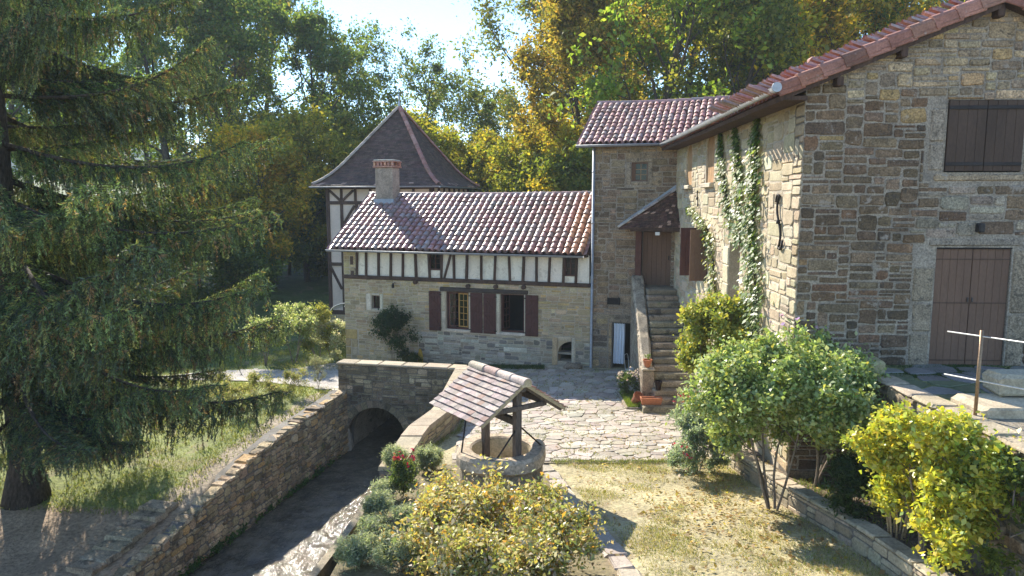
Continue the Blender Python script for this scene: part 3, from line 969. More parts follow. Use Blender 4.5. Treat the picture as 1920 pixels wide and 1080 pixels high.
for x in (-1.1, -.3, .5, 1.3, 2.0):
    vpost(x, 3.15, 5.86, .12)
for (p, q) in (((-2.45, yf - .01, 6.5), (-1.9, yf - .01, 6.02)), ((-1.25, yf - .01, 6.5), (-1.8, yf - .01, 6.02)), ((-2.5, yf - .01, 2.95), (-1.95, yf - .01, 1.9)), ((-1.2, yf - .012, 5.8), (-1.8, yf - .012, 4.9))):
    MB().beam(p, q, .10, .10).build("timber_brace", M_TIMBER, tower)
for y in np.linspace(-TW + .05, TW - .05, 8):
    MB().bbox((TW - .06, y - .06, .9), (TW + .045, y + .06, 6.6), .01).build("timber_post", M_TIMBER, tower)
troof = mkobj("roof", None, tower)
# bell-cast profile: half-width against height
prof_h = [6.70, 6.85, 7.05, 7.25, 7.6, 8.1, 8.7, 9.3, 9.9, 10.45]
prof_w = [3.10, 2.84, 2.60, 2.38, 2.08, 1.72, 1.28, .85, .42, .02]
hh = np.linspace(6.70, 10.45, 58)
ww = np.interp(hh, prof_h, prof_w)
sl = MB()
for i in range(len(hh) - 1):
    w0, w1_ = ww[i], ww[i + 1]
    z0, z1 = hh[i], hh[i + 1]
    w0o, z0o = w0 + .010, z0 + .028
    for s in range(4):
        a = s * math.pi / 2
        c, sn = math.cos(a), math.sin(a)
        rot = lambda x, y, z: (x * c - y * sn, x * sn + y * c, z)
        nseg = max(1, int(w0 / .11))
        t = jitc((1, 1, 1), rng, .25, .05)
        for q in range(nseg):
            u0, u1 = -1 + 2 * q / nseg, -1 + 2 * (q + 1) / nseg
            l = rng.uniform(0, .010)
            t = jitc((1, 1, 1), rng, .3, .08)
            if i < 2 and rng.random() < .12: t = (4.5, 4.6, 4.6)
            sl.add([rot(u0 * w0, -w0o - l, z0o - .03), rot(u1 * w0, -w0o - l, z0o - .03), rot(u1 * w0, -w0o - l, z0o), rot(u0 * w0, -w0o - l, z0o), rot(u1 * w1_, -w1_ - .002, z1 + .02), rot(u0 * w1_, -w1_ - .002, z1 + .02)],
                   [(0, 1, 2, 3), (3, 2, 4, 5)], t)
stuff(sl.build("small_roof_tiles", M_SLATE, troof))
for s in range(4):
    a = s * math.pi / 2 + math.pi / 4
    pts = [(math.cos(a - math.pi / 2) * w * 1.4142, math.sin(a - math.pi / 2) * w * 1.4142, z) for w, z in zip(np.interp(np.linspace(6.72, 10.42, 40), prof_h, prof_w), np.linspace(6.74, 10.46, 40))]
    # resample by arc length and lay hip tiles
    P = [Vector(p) for p in pts]
    cum = [0]
    for k in range(len(P) - 1): cum.append(cum[-1] + (P[k + 1] - P[k]).length)
    n = 17
    cs = np.linspace(0, cum[-1], n + 1)
    Q = [Vector([np.interp(c_, cum, [p[j] for p in P]) for j in range(3)]) for c_ in cs]
    for k in range(n):
        d = (Q[k + 1] - Q[k]); L = d.length; d.normalize()
        x = d.cross(Vector((0, 0, 1))).normalized(); z = x.cross(d)
        me = barrel(.115, .095, L * 1.15, .02, 7).mesh("hip_tile", M_FLAT_TILE, True)
        mkobj("hip_tile", me, troof, Q[k] + z * .01, Matrix((x, d, z)).transposed().to_euler(), pick(rng, (2, (.36, .18, .14)), (1, (.42, .23, .18))) if s != 3 else pick(rng, (1, (.30, .25, .20)), (1, (.38, .32, .26))))
MB().lathe([(.09, 10.40), (.11, 10.5), (.05, 10.58), (.07, 10.66), (.03, 10.75), (.035, 10.95), (.055, 11.0), (.015, 11.15), (.001, 11.2)], 10).build("finial", M_ZINC, troof, True)
for s in range(4):
    a = s * math.pi / 2
    rot = lambda x, y: (x * math.cos(a) - y * math.sin(a), x * math.sin(a) + y * math.cos(a), 6.66)
    gutter(troof, rot(-3.14, -3.16), rot(3.14, -3.16), .06)
MB().box((-3.08, -3.08, 6.60), (3.08, 3.08, 6.66), (.6, .6, .6)).build("soffit", M_TIMBER, troof)

# ================================================================== stone wing with the stair door
wing = thing("stone_wing", "tall narrow grey stone wing with red tiled roof above the stairs", "building", (2.86, 25.55, 0), HZ_)
WW = 3.35
k_win = (1.38, 1.94, 6.69, 7.34); k_door = (1.78, 2.81, 3.03, 4.98); k_low = (.80, 1.62, -.05, 1.66)
kh = [k_win, k_door, k_low]
kw = holed(MB(), mpf, 0, WW, -.8, 7.95, kh, .45).build("front_wall", M_MORTAR, wing)
def wing_tint(a, z, r):
    if z < 2.2:
        return pick(r, (2, (.30, .27, .23)), (2, (.36, .32, .26)), (1, (.44, .36, .25)), (1, (.20, .18, .16)))
    if z > 7.6:
        return pick(r, (1, (.40, .33, .24)), (1, (.30, .25, .19)))
    return pick(r, (3, (.25, .205, .16)), (3, (.30, .25, .195)), (1.2, (.36, .31, .25)), (.6, (.18, .15, .12)))
kb = kh + [(1.2, 1.38, 6.6, 7.5), (1.94, 2.12, 6.6, 7.5), (1.2, 2.12, 7.34, 7.5), (1.2, 2.12, 6.55, 6.69), (.66, .8, -.1, 1.8), (.66, 1.7, 1.66, 1.82), (.62, 1.1, 2.3, 2.6)]
masonry(kw, mpf, 0, WW, -.4, 7.95, in_holes(kb), wing_tint, M_STONE, cell=(.14, .11), wr=(2, 5), hw=(.4, .55, .05), joint=.032, proud=.018, nparts=300, seed=31, cut=.15, warp=.04)
for (a0, a1, z0, z1, c) in ((1.2, 1.37, 6.58, 7.33, (.36, .33, .29)), (1.95, 2.12, 6.58, 7.33, (.34, .31, .27)), (1.2, 2.12, 7.35, 7.5, (.33, .30, .26)), (1.38, 1.94, 6.55, 6.68, (.38, .35, .30)),
                            (.67, .79, -.1, .55, (.34, .28, .21)), (.67, .79, .57, 1.1, (.50, .39, .25)), (.67, .79, 1.12, 1.65, (.42, .35, .26)), (.67, 1.7, 1.67, 1.82, (.32, .29, .25))):
    MB().bbox((a0 + .005, -.028, z0 + .005), (a1 - .005, .03, z1 - .005), .02, c, .004).build("dressed_stone", M_STONE, kw)
ob = MB(); ob.box((0, .45, -.8), (.4, 6.2, 7.95)); ob.box((.001, 6.0, -.8), (WW, 6.3, 7.95)); ob.build("rear_walls", M_MORTAR, wing)
side = MB().box((-.02, .0, 4.0), (-.001, 6.2, 7.95)).build("flank_wall", M_MORTAR, wing)
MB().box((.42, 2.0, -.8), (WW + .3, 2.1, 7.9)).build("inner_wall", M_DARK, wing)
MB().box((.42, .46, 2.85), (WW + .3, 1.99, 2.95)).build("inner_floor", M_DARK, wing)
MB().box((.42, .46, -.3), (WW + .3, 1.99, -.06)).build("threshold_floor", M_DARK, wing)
wo = mkobj("window", None, wing)
mb = MB(); w = k_win; t = .05
mb.box((w[0], .08, w[2]), (w[0] + .13, .14, w[3])); mb.box((w[1] - t, .08, w[2]), (w[1], .14, w[3])); mb.box((w[0] + .13, .08, w[3] - t), (w[1] - t, .14, w[3])); mb.box((w[0] + .13, .08, w[2]), (w[1] - t, .14, w[2] + t)); mb.build("frame", M_SHUTTER_BROWN, wo)
mb = MB(); mb.box((1.68, .095, 6.74), (1.70, .125, 7.29)); 
for zz in (6.92, 7.1): mb.box((1.51, .096, zz - .01), (1.89, .124, zz + .01))
mb.build("glazing_bars", M_WOOD_PALE, wo)
MB().box((1.51, .105, 6.74), (1.89, .11, 7.29)).build("pane", M_GLASS, wo)
MB().box((1.36, .36, 6.6), (1.96, .40, 7.4)).build("dark_backing", M_DARK, wo)  # added dark panel, paints the room behind this window as unlit
# stair door with its frame and porch
door = mkobj("door", None, wing)
for k in range(6):
    x0 = 1.80 + k * (1.0 / 6)
    MB().bbox((x0 + .002, .17, 3.05), (x0 + 1.0 / 6 - .002, .21, 4.92), .004).build("board", M_SHUTTER_BROWN, door)
MB().box((2.70, .14, 3.95), (2.74, .172, 4.1)).build("handle", M_IRON, door)
MB().bbox((1.58, -.1, 3.0), (1.79, .12, 5.05), .02, (1, 1, 1), .006).build("door_post", pmat("red_timber", (.13, .06, .045), var=.3, bump=.4), wing)
MB().bbox((1.5, -.86, 4.98), (3.25, -.74, 5.10), .015).build("porch_beam", M_TIMBER, wing)
MB().bbox((1.5, -.75, 4.985), (1.62, .0, 5.095), .015).build("porch_beam", M_TIMBER, wing)
porch = mkobj("porch_roof", None, wing)
E0, E1, AP, B0 = Vector((1.12, -.92, 5.10)), Vector((3.34, -.92, 5.13)), Vector((3.02, -.02, 6.42)), Vector((1.12, -.02, 5.10))
pr = MB(); r_ = random.Random(3)
def tri_courses(mb, p, q, apex, n, cols):
    for i in range(n):
        t0, t1 = i / n, (i + 1) / n
        a0, b0 = p.lerp(apex, t0), q.lerp(apex, t0)
        a1, b1 = p.lerp(apex, t1), q.lerp(apex, t1)
        nrm = (q - p).cross(apex - p).normalized()
        if nrm.z < 0: nrm = -nrm
        m = max(1, int(cols * (1 - t0)))
        for k in range(m):
            l = .016 + r_.uniform(0, .012)
            c0, c1 = a0.lerp(b0, k / m), a0.lerp(b0, (k + 1) / m)
            d0, d1 = a1.lerp(b1, k / m), a1.lerp(b1, (k + 1) / m)
            t = jitc((1.25, 1.1, 1.0), r_, .35, .08)
            if r_.random() < .06: t = (6, 6, 5.6)
            mb.add([c0, c1, c1 + nrm * l, c0 + nrm * l, d1 + nrm * .002, d0 + nrm * .002], [(0, 1, 2, 3), (3, 2, 4, 5)], t)
tri_courses(pr, E0, E1, AP, 17, 20); tri_courses(pr, B0, E0, AP, 17, 9)
stuff(pr.build("small_roof_tiles", M_SLATE, porch))
MB().add([E0, E1, B0, E0 - Vector((0, 0, .06)), E1 - Vector((0, 0, .06)), B0 - Vector((0, 0, .06))], [(3, 4, 1, 0), (5, 3, 0, 2), (3, 5, 4)], (1, 1, 1)).build("eave_board", M_TIMBER, porch)
ridge_row(porch, E0 + Vector((.0, 0, .02)), AP + Vector((-.03, -.01, .02)), .07, .26, M_TILE, lambda r: pick(r, (1, (.34, .26, .21)), (1, (.45, .39, .33))), 3, "hip_tile")
MB().beam((1.05, -.03, 5.16), (3.0, -.03, 6.54), .02, .13).build("lead_flashing", M_LEAD, porch)
MB().beam((3.30, -.93, 5.20), (3.10, -.05, 6.5), .03, .12).build("lead_flashing", M_LEAD, porch)
MB().bbox((2.35, -.90, 4.86), (2.50, -.80, 4.97), .01).build("porch_light", M_WHITE, porch)
# low door with a white curtain, meter box, downpipe
MB().box((.62, -.12, 2.33), (1.06, .0, 2.56), (.6, .6, .6)).build("window_box", M_IRON, wing)
dp = MB(); dp.tube([(.06, -.09, 7.86), (.06, -.09, .02), (.06, -.16, -.12)], .05, 10)
for z in (1.2, 3.2, 5.2, 7.0): dp.tube([(.06, -.09, z), (.06, -.09, z + .05)], .062, 10)
dp.build("downpipe", M_ZINC, wing, True)
wroof = mkobj("roof", None, wing)
canal_roof(wroof, -.42, 4.6, -.42, 7.98, 3.0, 9.80, .222, .36, .10, 300, lambda a, b, z: (a, b, z), 15, grey=.22)
MB().add([(-.42, 3.0, 9.8), (4.6, 3.0, 9.8), (4.6, 6.5, 7.9), (-.42, 6.5, 7.9)], [(0, 1, 2, 3)], (.35, .2, .16)).build("rear_slope", M_TILE, wroof)
MB().add([(0, 0, 7.95), (0, 6.3, 7.95), (0, 3.0, 9.7)], [(0, 1, 2)]).build("flank_gable", M_MORTAR, wing)
ridge_row(wroof, (-.44, 3.0, 9.80), (4.5, 3.0, 9.80), .115, .45, M_TILE, lambda r: pick(r, (2, (.36, .20, .17)), (1, (.28, .22, .19))), 18)
gutter(wroof, (-.5, -.48, 7.93), (2.75, -.48, 7.93), .07)

curtain = MB(); n = 26; vs = []
for z in np.linspace(0, 1, 6):
    for k in range(n):
        t = k / (n - 1)
        vs.append((.84 + .40 * t * (1 - .08 * z * 0) + .01 * math.sin(z * 5), .09 + .03 * math.sin(t * 26 + z * .6), 1.62 - 1.48 * z))
curtain.add(vs, [(i * n + k, i * n + k + 1, i * n + n + k + 1, i * n + n + k) for i in range(5) for k in range(n - 1)])
cur = curtain.build("door_curtain", M_CLOTH, None, True)
cur.location = wing.location; cur.rotation_euler = wing.rotation_euler
tag(cur, "white curtain hanging in the low dark doorway by the stairs", "curtain")

# ================================================================== barn on the right
bz = math.atan2(-.045, .999)
barn = thing("stone_barn", "large dark stone barn with brown double doors and tiled gable roof", "building", (5.10, 12.65, 0), bz)
g_door = (2.40, 3.70, 3.04, 5.19); g_up = (2.42, 3.72, 6.5, 7.73)
gh = [g_door, g_up]
top = lambda a: 8.06 + .425 * (a if a < 3.06 else 6.12 - a)
gw = holed(MB(), mpf, 0, 6.12, -.4, 7.9, gh, .5)
gw.prism([(0, 7.9), (6.12, 7.9), (6.12, 8.06), (3.06, 9.36), (0, 8.06)], 0, .5)
gw = gw.build("gable_wall", M_MORTAR, barn)
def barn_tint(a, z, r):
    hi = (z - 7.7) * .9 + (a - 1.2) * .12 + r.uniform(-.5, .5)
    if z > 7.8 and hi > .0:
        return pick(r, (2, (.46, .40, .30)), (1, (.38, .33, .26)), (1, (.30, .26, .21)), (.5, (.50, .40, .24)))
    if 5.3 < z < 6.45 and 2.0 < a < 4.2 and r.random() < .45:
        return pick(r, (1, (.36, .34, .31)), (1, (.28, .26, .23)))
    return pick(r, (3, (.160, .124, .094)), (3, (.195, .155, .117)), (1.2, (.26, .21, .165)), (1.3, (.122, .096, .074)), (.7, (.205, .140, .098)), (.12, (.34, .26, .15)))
gb = gh + [(2.0, 2.40, 2.9, 5.3), (3.70, 4.05, 2.9, 5.3), (2.12, 2.42, 6.4, 7.8), (3.72, 4.0, 6.4, 7.8), (2.2, 3.9, 6.3, 6.5), (0, .0, 0, 0), (2.2, 3.9, 5.19, 5.36)]
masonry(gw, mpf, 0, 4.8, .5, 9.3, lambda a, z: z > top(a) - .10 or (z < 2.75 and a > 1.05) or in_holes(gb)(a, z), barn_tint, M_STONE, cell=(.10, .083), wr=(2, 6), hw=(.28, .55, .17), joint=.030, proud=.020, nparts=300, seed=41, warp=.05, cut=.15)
for (a0, a1, z0, z1, c) in ((2.02, 2.38, 3.05, 3.65, (.30, .27, .23)), (2.05, 2.38, 3.68, 4.2, (.31, .28, .24)), (2.02, 2.38, 4.22, 4.85, (.32, .29, .245)), (2.14, 2.4, 6.52, 7.0, (.34, .32, .30)), (2.14, 2.4, 7.02, 7.6, (.30, .28, .26)), (2.25, 3.86, 6.34, 6.48, (.36, .31, .25)), (2.25, 3.86, 5.21, 5.35, (.30, .28, .26)), (3.72, 4.02, 3.05, 4.0, (.30, .27, .23)), (3.72, 4.02, 4.02, 5.15, (.29, .26, .22)), (3.74, 3.98, 6.5, 7.7, (.33, .31, .29)), (0, .62, 2.9, 3.3, (.17, .15, .125)), ):
    MB().bbox((a0 + .008, -.024, z0 + .008), (a1 - .008, .03, z1 - .008), .03, c, .008).build("dressed_stone", M_STONE, gw)
for (a0, a1) in ((2.41, 3.045), (3.055, 3.69)):
    d = mkobj("door_leaf", None, barn)
    for k in range(5):
        w = (a1 - a0) / 5
        MB().bbox((a0 + k * w + .0015, .035, 3.06), (a0 + (k + 1) * w - .0015, .075, 5.16), .003).build("board", M_SHUTTER_BROWN, d)
    for z in (3.16, 4.20, 4.98):
        MB().box((a0 + .01, .027, z - .012), (a1 - .01, .036, z + .012), (.55, .55, .55)).build("strap_hinge", M_SHUTTER_BROWN, d)
    MB().box((3.0 if a0 < 3 else 3.08, .01, 4.22), (3.02 if a0 < 3 else 3.1, .035, 4.3), (3, 3, 3)).build("latch", M_IRON, d)
MB().box((2.4, .0, 5.165), (3.7, .2, 5.19), (.4, .4, .4)).build("door_head", M_IRON, barn)
MB().box((2.35, .1, 2.9), (3.75, .4, 3.04)).build("threshold", M_STONE, barn)
M_SHUTTER_DARK = pmat("dark_brown_paint", (.075, .048, .033), rough=.75, var=.25, scale=2, fine=50, fvar=.2, bump=.3, stretch=(1, 1, .25), spots=(((.13, .11, .09), 5, .70, .4),))
for (a0, a1) in ((2.43, 3.065), (3.075, 3.71)):
    d = mkobj("shutter", None, barn)
    for k in range(4):
        w = (a1 - a0) / 4
        MB().bbox((a0 + k * w + .0015, -.03, 6.52), (a0 + (k + 1) * w - .0015, .01, 7.72), .003).build("board", M_SHUTTER_DARK, d)
    for z in (6.64, 7.60):
        MB().bbox((a0 - .01, -.05, z - .03), (a1 - .01, -.029, z + .03), .004).build("strap_hinge", M_IRON, d)
for (a, z) in ((.5, 8.05), (1.54, 8.52), (3.08, 9.16)):
    MB().bbox((a - .06, -.2, z - .1), (a + .06, .1, z + .06), .015).build("purlin_end", M_TIMBER, barn)
MB().bbox((3.02, -.16, 5.46), (3.12, .02, 5.62), .02, (1.5, 1.6, 1.6)).build("wall_lamp", M_IRON, barn)
# side wall (local y runs back along it)
mps = lambda a, o, z: (-o, a, z)
s_far, s_near = (9.45, 10.35, 6.5, 7.80), (6.60, 7.55, 6.5, 7.92)
s_win, s_dr = (7.0, 8.5, 3.8, 5.25), (3.75, 4.72, 3.0, 5.0)
sh = [s_far, s_near, s_win, s_dr]
SL = 12.0
sw = holed(MB(), mps, .002, SL, -.4, 8.05, sh, .5).build("side_wall", M_MORTAR_WARM, barn)
def side_tint(a, z, r):
    if z > 7.2:
        return pick(r, (2, (.40, .34, .24)), (1, (.46, .40, .30)))
    return pick(r, (3, (.52, .44, .33)), (2, (.46, .39, .29)), (1.5, (.56, .50, .40)), (1, (.42, .34, .24)))
arch1 = lambda a, z: False
pad = [(4.72, 5.25, 2.6, 4.9), (9.38, 10.42, 6.42, 7.9), (6.52, 7.63, 6.3, 8.0), (6.9, 8.6, 5.25, 5.42)]
def in_ring(a, z):
    d = math.hypot((a - 7.75) / 2.75, (z - 4.55) / 1.15)
    return (z > 4.55 and .86 < d < 1.0 and a < 7.75)
masonry(sw, mps, 0.0, SL, 1.0, 8.0, lambda a, z: in_holes(sh + pad)(a, z) or in_ring(a, z), side_tint, M_STONE_PALE, cell=(.12, .105), wr=(2, 6), hw=(.3, .5, .2), joint=.028, proud=.016, nparts=300, seed=51)
for k in range(7):
    t0, t1 = math.pi / 2 + k * (math.pi / 2) / 7 + .012, math.pi / 2 + (k + 1) * (math.pi / 2) / 7 - .012
    pl = [(7.75 + 2.75 * q * math.cos(t), 4.55 + 1.15 * q * math.sin(t)) for q, t in ((.87, t0), (.995, t0), (.995, t1), (.87, t1))]
    vs = [mps(a, -.03, z) for a, z in pl] + [mps(a, .02, z) for a, z in pl]
    MB().add(vs, [(4, 5, 6, 7), (0, 1, 5, 4), (1, 2, 6, 5), (2, 3, 7, 6), (3, 0, 4, 7)], jitc((.58, .52, .40), rng, .06)).build("arch_stone", M_STONE_PALE, sw)
for k in range(5):
    z0 = 2.6 + k * .46
    MB().bbox((-.022, 4.74, z0 + .006), (.03, 5.24, z0 + .45), .02, jitc((.58, .53, .43), rng, .05), .004).build("jamb_stone", M_STONE_PALE, sw)
for w in (s_far, s_near):
    wo = mkobj("window", None, barn)
    for k in range(4):
        y0 = w[0] + (w[1] - w[0]) * k / 4
        MB().bbox((.045, y0 + .002, w[2] + .01), (.085, y0 + (w[1] - w[0]) / 4 - .002, w[3] - .02), .004, jitc((1, 1, 1), rng, .06)).build("shutter_board", M_WOOD_PALE, wo)
    # arched head: stone spandrels fill the corners of the opening
    sp = MB(); cy = (w[0] + w[1]) / 2; rr = (w[1] - w[0]) / 2
    for s in (-1, 1):
        pl = [(cy + s * rr, w[3]), ] + [(cy + s * rr * math.sin(t), w[3] - rr + rr * math.cos(t)) for t in np.linspace(math.pi / 2, 0, 7)]
        m = len(pl)
        vs = [mps(a, .0, z) for a, z in pl] + [mps(a, -.04, z) for a, z in pl]
        sp.add(vs, [tuple(range(m)), tuple(range(2 * m - 1, m - 1, -1))] + [(i, i + m, (i + 1) % m + m, (i + 1) % m) for i in range(m)], (.5, .45, .36))
    sp.build("arched_head", M_STONE_PALE, wo)
    MB().bbox((-.13, w[0] - .1, w[2] - .13), (.12, w[1] + .1, w[2] - .005), .02, (.52, .47, .4), .005).build("sill", M_STONE_PALE, wo)
wo = mkobj("shuttered_window", None, barn)
MB().box((.30, s_win[0], s_win[2]), (.34, s_win[1], s_win[3])).build("dark_backing", M_DARK, wo)  # dark sheet painted in for the shade inside the opening
MB().bbox((-.05, s_win[0] - .1, s_win[3]), (.3, s_win[1] + .1, s_win[3] + .14), .02, (.55, .49, .39), .005).build("lintel", M_STONE_PALE, wo)
for (yy, wd, m_) in ((7.02, .47, M_SHUTTER_BROWN), (8.48, .46, M_SHUTTER)):
    s = mkobj("shutter", None, barn, (-.02, yy, 0), (0, 0, R(180)))
    for k in range(3):
        MB().bbox((wd * k / 3 + .002, 0, 3.80), (wd * (k + 1) / 3 - .002, .03, 5.22), .004).build("board", m_, s)
    MB().box((0, -.02, 4.0), (wd, -.001, 4.08)).build("ledge", m_, s); MB().box((0, -.02, 4.95), (wd, -.001, 5.03)).build("ledge", m_, s)
MB().box((.32, s_dr[0], s_dr[2]), (.36, s_dr[1], s_dr[3])).build("dark_recess_panel", M_DARK, barn)  # near-black panel stands in for the shade within the doorway
def s_iron(y, z0, z1, wdt, rad, nm="wall_anchor"):
    pts = []
    h = z1 - z0
    for t in np.linspace(0, 1, 22):
        z = z0 + h * t
        off = wdt * math.sin((t - .5) * 2 * math.pi * .93)
        pts.append((-.05, y + off, z))
    a = [(-.05, y + wdt * .9, z1 - h * .13)] + [( -.05, y + wdt * (.5 - .6 * math.cos(q)), z1 - h * .06 + .05 * math.sin(q)) for q in (0.3, 1.2, 2.2)]
    MB().tube(pts, rad, 7).tube([(-.06, y, (z0 + z1) / 2 - .04), (-.06, y, (z0 + z1) / 2 + .04)], rad * 1.8, 8).tube([(-.05, y - wdt * .4, z0 + h * .02), (-.05, y - wdt * 1.1, z0 - h * .01), (-.05, y - wdt * 1.7, z0 + h * .05), (-.05, y - wdt * 1.9, z0 + h * .16)], rad, 6).tube([(-.05, y + wdt * .4, z1 - h * .02), (-.05, y + wdt * 1.0, z1 + h * .01), (-.05, y + wdt * 1.5, z1 - h * .05), (-.05, y + wdt * 1.6, z1 - h * .14)], rad, 6).build(nm, M_IRON, barn, True)
s_iron(.98, 5.1, 6.12, .13, .022)
s_iron(8.3, 5.86, 6.3, .05, .018)
ob = MB(); ob.box((5.7, .5, -.4), (6.12, SL, 8.0)); ob.box((.001, SL, -.4), (6.12, SL + .4, 8.0)); ob.prism([(0.0, 8.0), (6.12, 8.0), (3.06, 9.3)], SL, SL + .4); ob.build("rear_walls", M_MORTAR_WARM, barn)
broof = mkobj("roof", None, barn)
# left slope: a runs along the eave (local y), b up the slope (local x)
canal_roof(broof, -.22, SL + 2.2, -.52, 7.83, 3.06, 9.33, .24, .38, .072, 120, lambda a, b, z: (b, a, z), 25, grey=.3)
canal_roof(broof, -.22, 3.0, -.52, 7.94, 3.06, 9.46, .24, .38, .105, 0, lambda a, b, z: (6.12 - b, a, z), 26, grey=.3)
MB().add([(6.62, 2.9, 7.78), (6.62, SL + .4, 7.78), (3.06, SL + .4, 9.28), (3.06, 2.9, 9.28)], [(0, 1, 2, 3)], (.35, .2, .16)).build("rear_slope", M_TILE, broof)
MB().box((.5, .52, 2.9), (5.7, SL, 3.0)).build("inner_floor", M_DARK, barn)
MB().box((2.2, .35, 6.3), (3.95, .40, 7.9)).build("dark_backing", M_DARK, barn)  # near-black sheet keeps the space behind the upper shutters dark
ridge_row(broof, (3.06, -.25, 9.47), (3.06, SL, 9.47), .12, .45, M_TILE, lambda r: tile_tint(r, .3), 28)
pit = math.atan2(1.52, 3.58)
for sgn in (1, -1):
    n = 10; st = 3.92 / n
    for k in range(n):
        s = k * st
        x = -.56 + math.cos(pit) * s; z = 7.90 + math.sin(pit) * s
        vp = [(-.03, -.19), (st * 1.10, -.205), (st * 1.10, .045), (-.03, .07)]
        mb = MB()
        m4 = len(vp)
        prof = [(-.30, -.0), (-.30, 1.0)]
        # outer face, rolled top
        vs = []
        sec = [(-.285, -.165), (-.30, -.15), (-.30, .02), (-.27, .065), (-.20, .085), (-.10, .06), (-.08, .0)]
        for (L_, lift) in ((-.03, .03), (st * 1.08, .0)):
            for (yy, zz) in sec:
                px, pz = L_, zz + lift
                X = x + math.cos(pit) * px - math.sin(pit) * pz
                Z = z + math.sin(pit) * px + math.cos(pit) * pz
                yo = yy - (.018 if lift else 0)
                vs.append((X if sgn > 0 else 6.12 - X, yo, Z))
        m7 = len(sec)
        mb.add(vs, [(i, i + 1, m7 + i + 1, m7 + i) for i in range(m7 - 1)] + [tuple(range(m7)), tuple(range(2 * m7 - 1, m7 - 1, -1))], pick(rng, (2, (.27, .125, .088)), (1.5, (.32, .16, .115)), (1, (.21, .105, .082)), (.8, (.36, .20, .145))))
        mb.build("verge_tile", M_FLAT_TILE, broof)
g = gutter(broof, (-.60, -.30, 7.92), (-.60, SL - .1, 7.92), .085)
MB().lathe([(.001, 0), (.084, .0), (.084, .02), (.001, .02)], 14).build("gutter_end", M_ZINC, broof).matrix_local = Matrix.Translation((-.60, -.30, 7.92)) @ Matrix.Rotation(R(90), 4, 'X')
MB().bbox((-.50, -.16, 7.72), (-.02, SL - .3, 7.80), .01).build("eave_board", M_TIMBER, broof)
MB().bbox((1.0, 2.6, 8.3), (1.28, 2.9, 8.98), .02, (.42, .2, .14)).build("chimney", M_TILE, barn)

# ================================================================== paved terrace
def terr_nt(x, y):
    z = terr(x, y)
    zn = -.05 - .06 * np.clip(2.8 - np.asarray(x), 0, 9.6)
    return np.where((np.asarray(y) > 22.3) & (z < -2), zn, z)
PAVE = [(-1.35, 14.75), (.85, 14.72), (5.1, 14.95), (5.28, 19.62), (3.72, 19.66), (3.80, 21.0), (4.2, 24.9), (2.9, 25.25), (-4.9, 27.75), (-6.0, 28.2), (-6.3, 23.4), (-1.25, 22.4)]
def inpoly(x, y, P):
    c = False
    n = len(P)
    for i in range(n):
        (x0, y0), (x1, y1) = P[i], P[(i + 1) % n]
        if (y0 > y) != (y1 > y) and x < (x1 - x0) * (y - y0) / (y1 - y0) + x0:
            c = not c
    return c
def clip_half(poly, px, py, nx, ny):
    """keep the side where (p - (px,py)).n <= 0"""
    out = []
    m = len(poly)
    for i in range(m):
        a, b = poly[i], poly[(i + 1) % m]
        da = (a[0] - px) * nx + (a[1] - py) * ny
        db = (b[0] - px) * nx + (b[1] - py) * ny
        if da <= 0:
            out.append(a)
        if da * db < 0:
            t = da / (da - db)
            out.append((a[0] + (b[0] - a[0]) * t, a[1] + (b[1] - a[1]) * t))
    return out
def sheet(name, poly, step, mat, lift, zf, thick=0.0, tint=(1, 1, 1)):
    xs = [p[0] for p in poly]; ys = [p[1] for p in poly]
    mb = MB(); vid = {}
    def v(i, j):
        if (i, j) not in vid:
            x, y = min(xs) + i * step, min(ys) + j * step
            vid[(i, j)] = len(mb.v)
            mb.v.append((x, y, float(zf(x, y)) + lift)); mb.t.append(tint)
        return vid[(i, j)]
    for i in range(int((max(xs) - min(xs)) / step) + 1):
        for j in range(int((max(ys) - min(ys)) / step) + 1):
            x, y = min(xs) + (i + .5) * step, min(ys) + (j + .5) * step
            if inpoly(x, y, poly):
                mb.f.append((v(i, j), v(i + 1, j), v(i + 1, j + 1), v(i, j + 1)))
    return mb.build(name, mat, None, True)
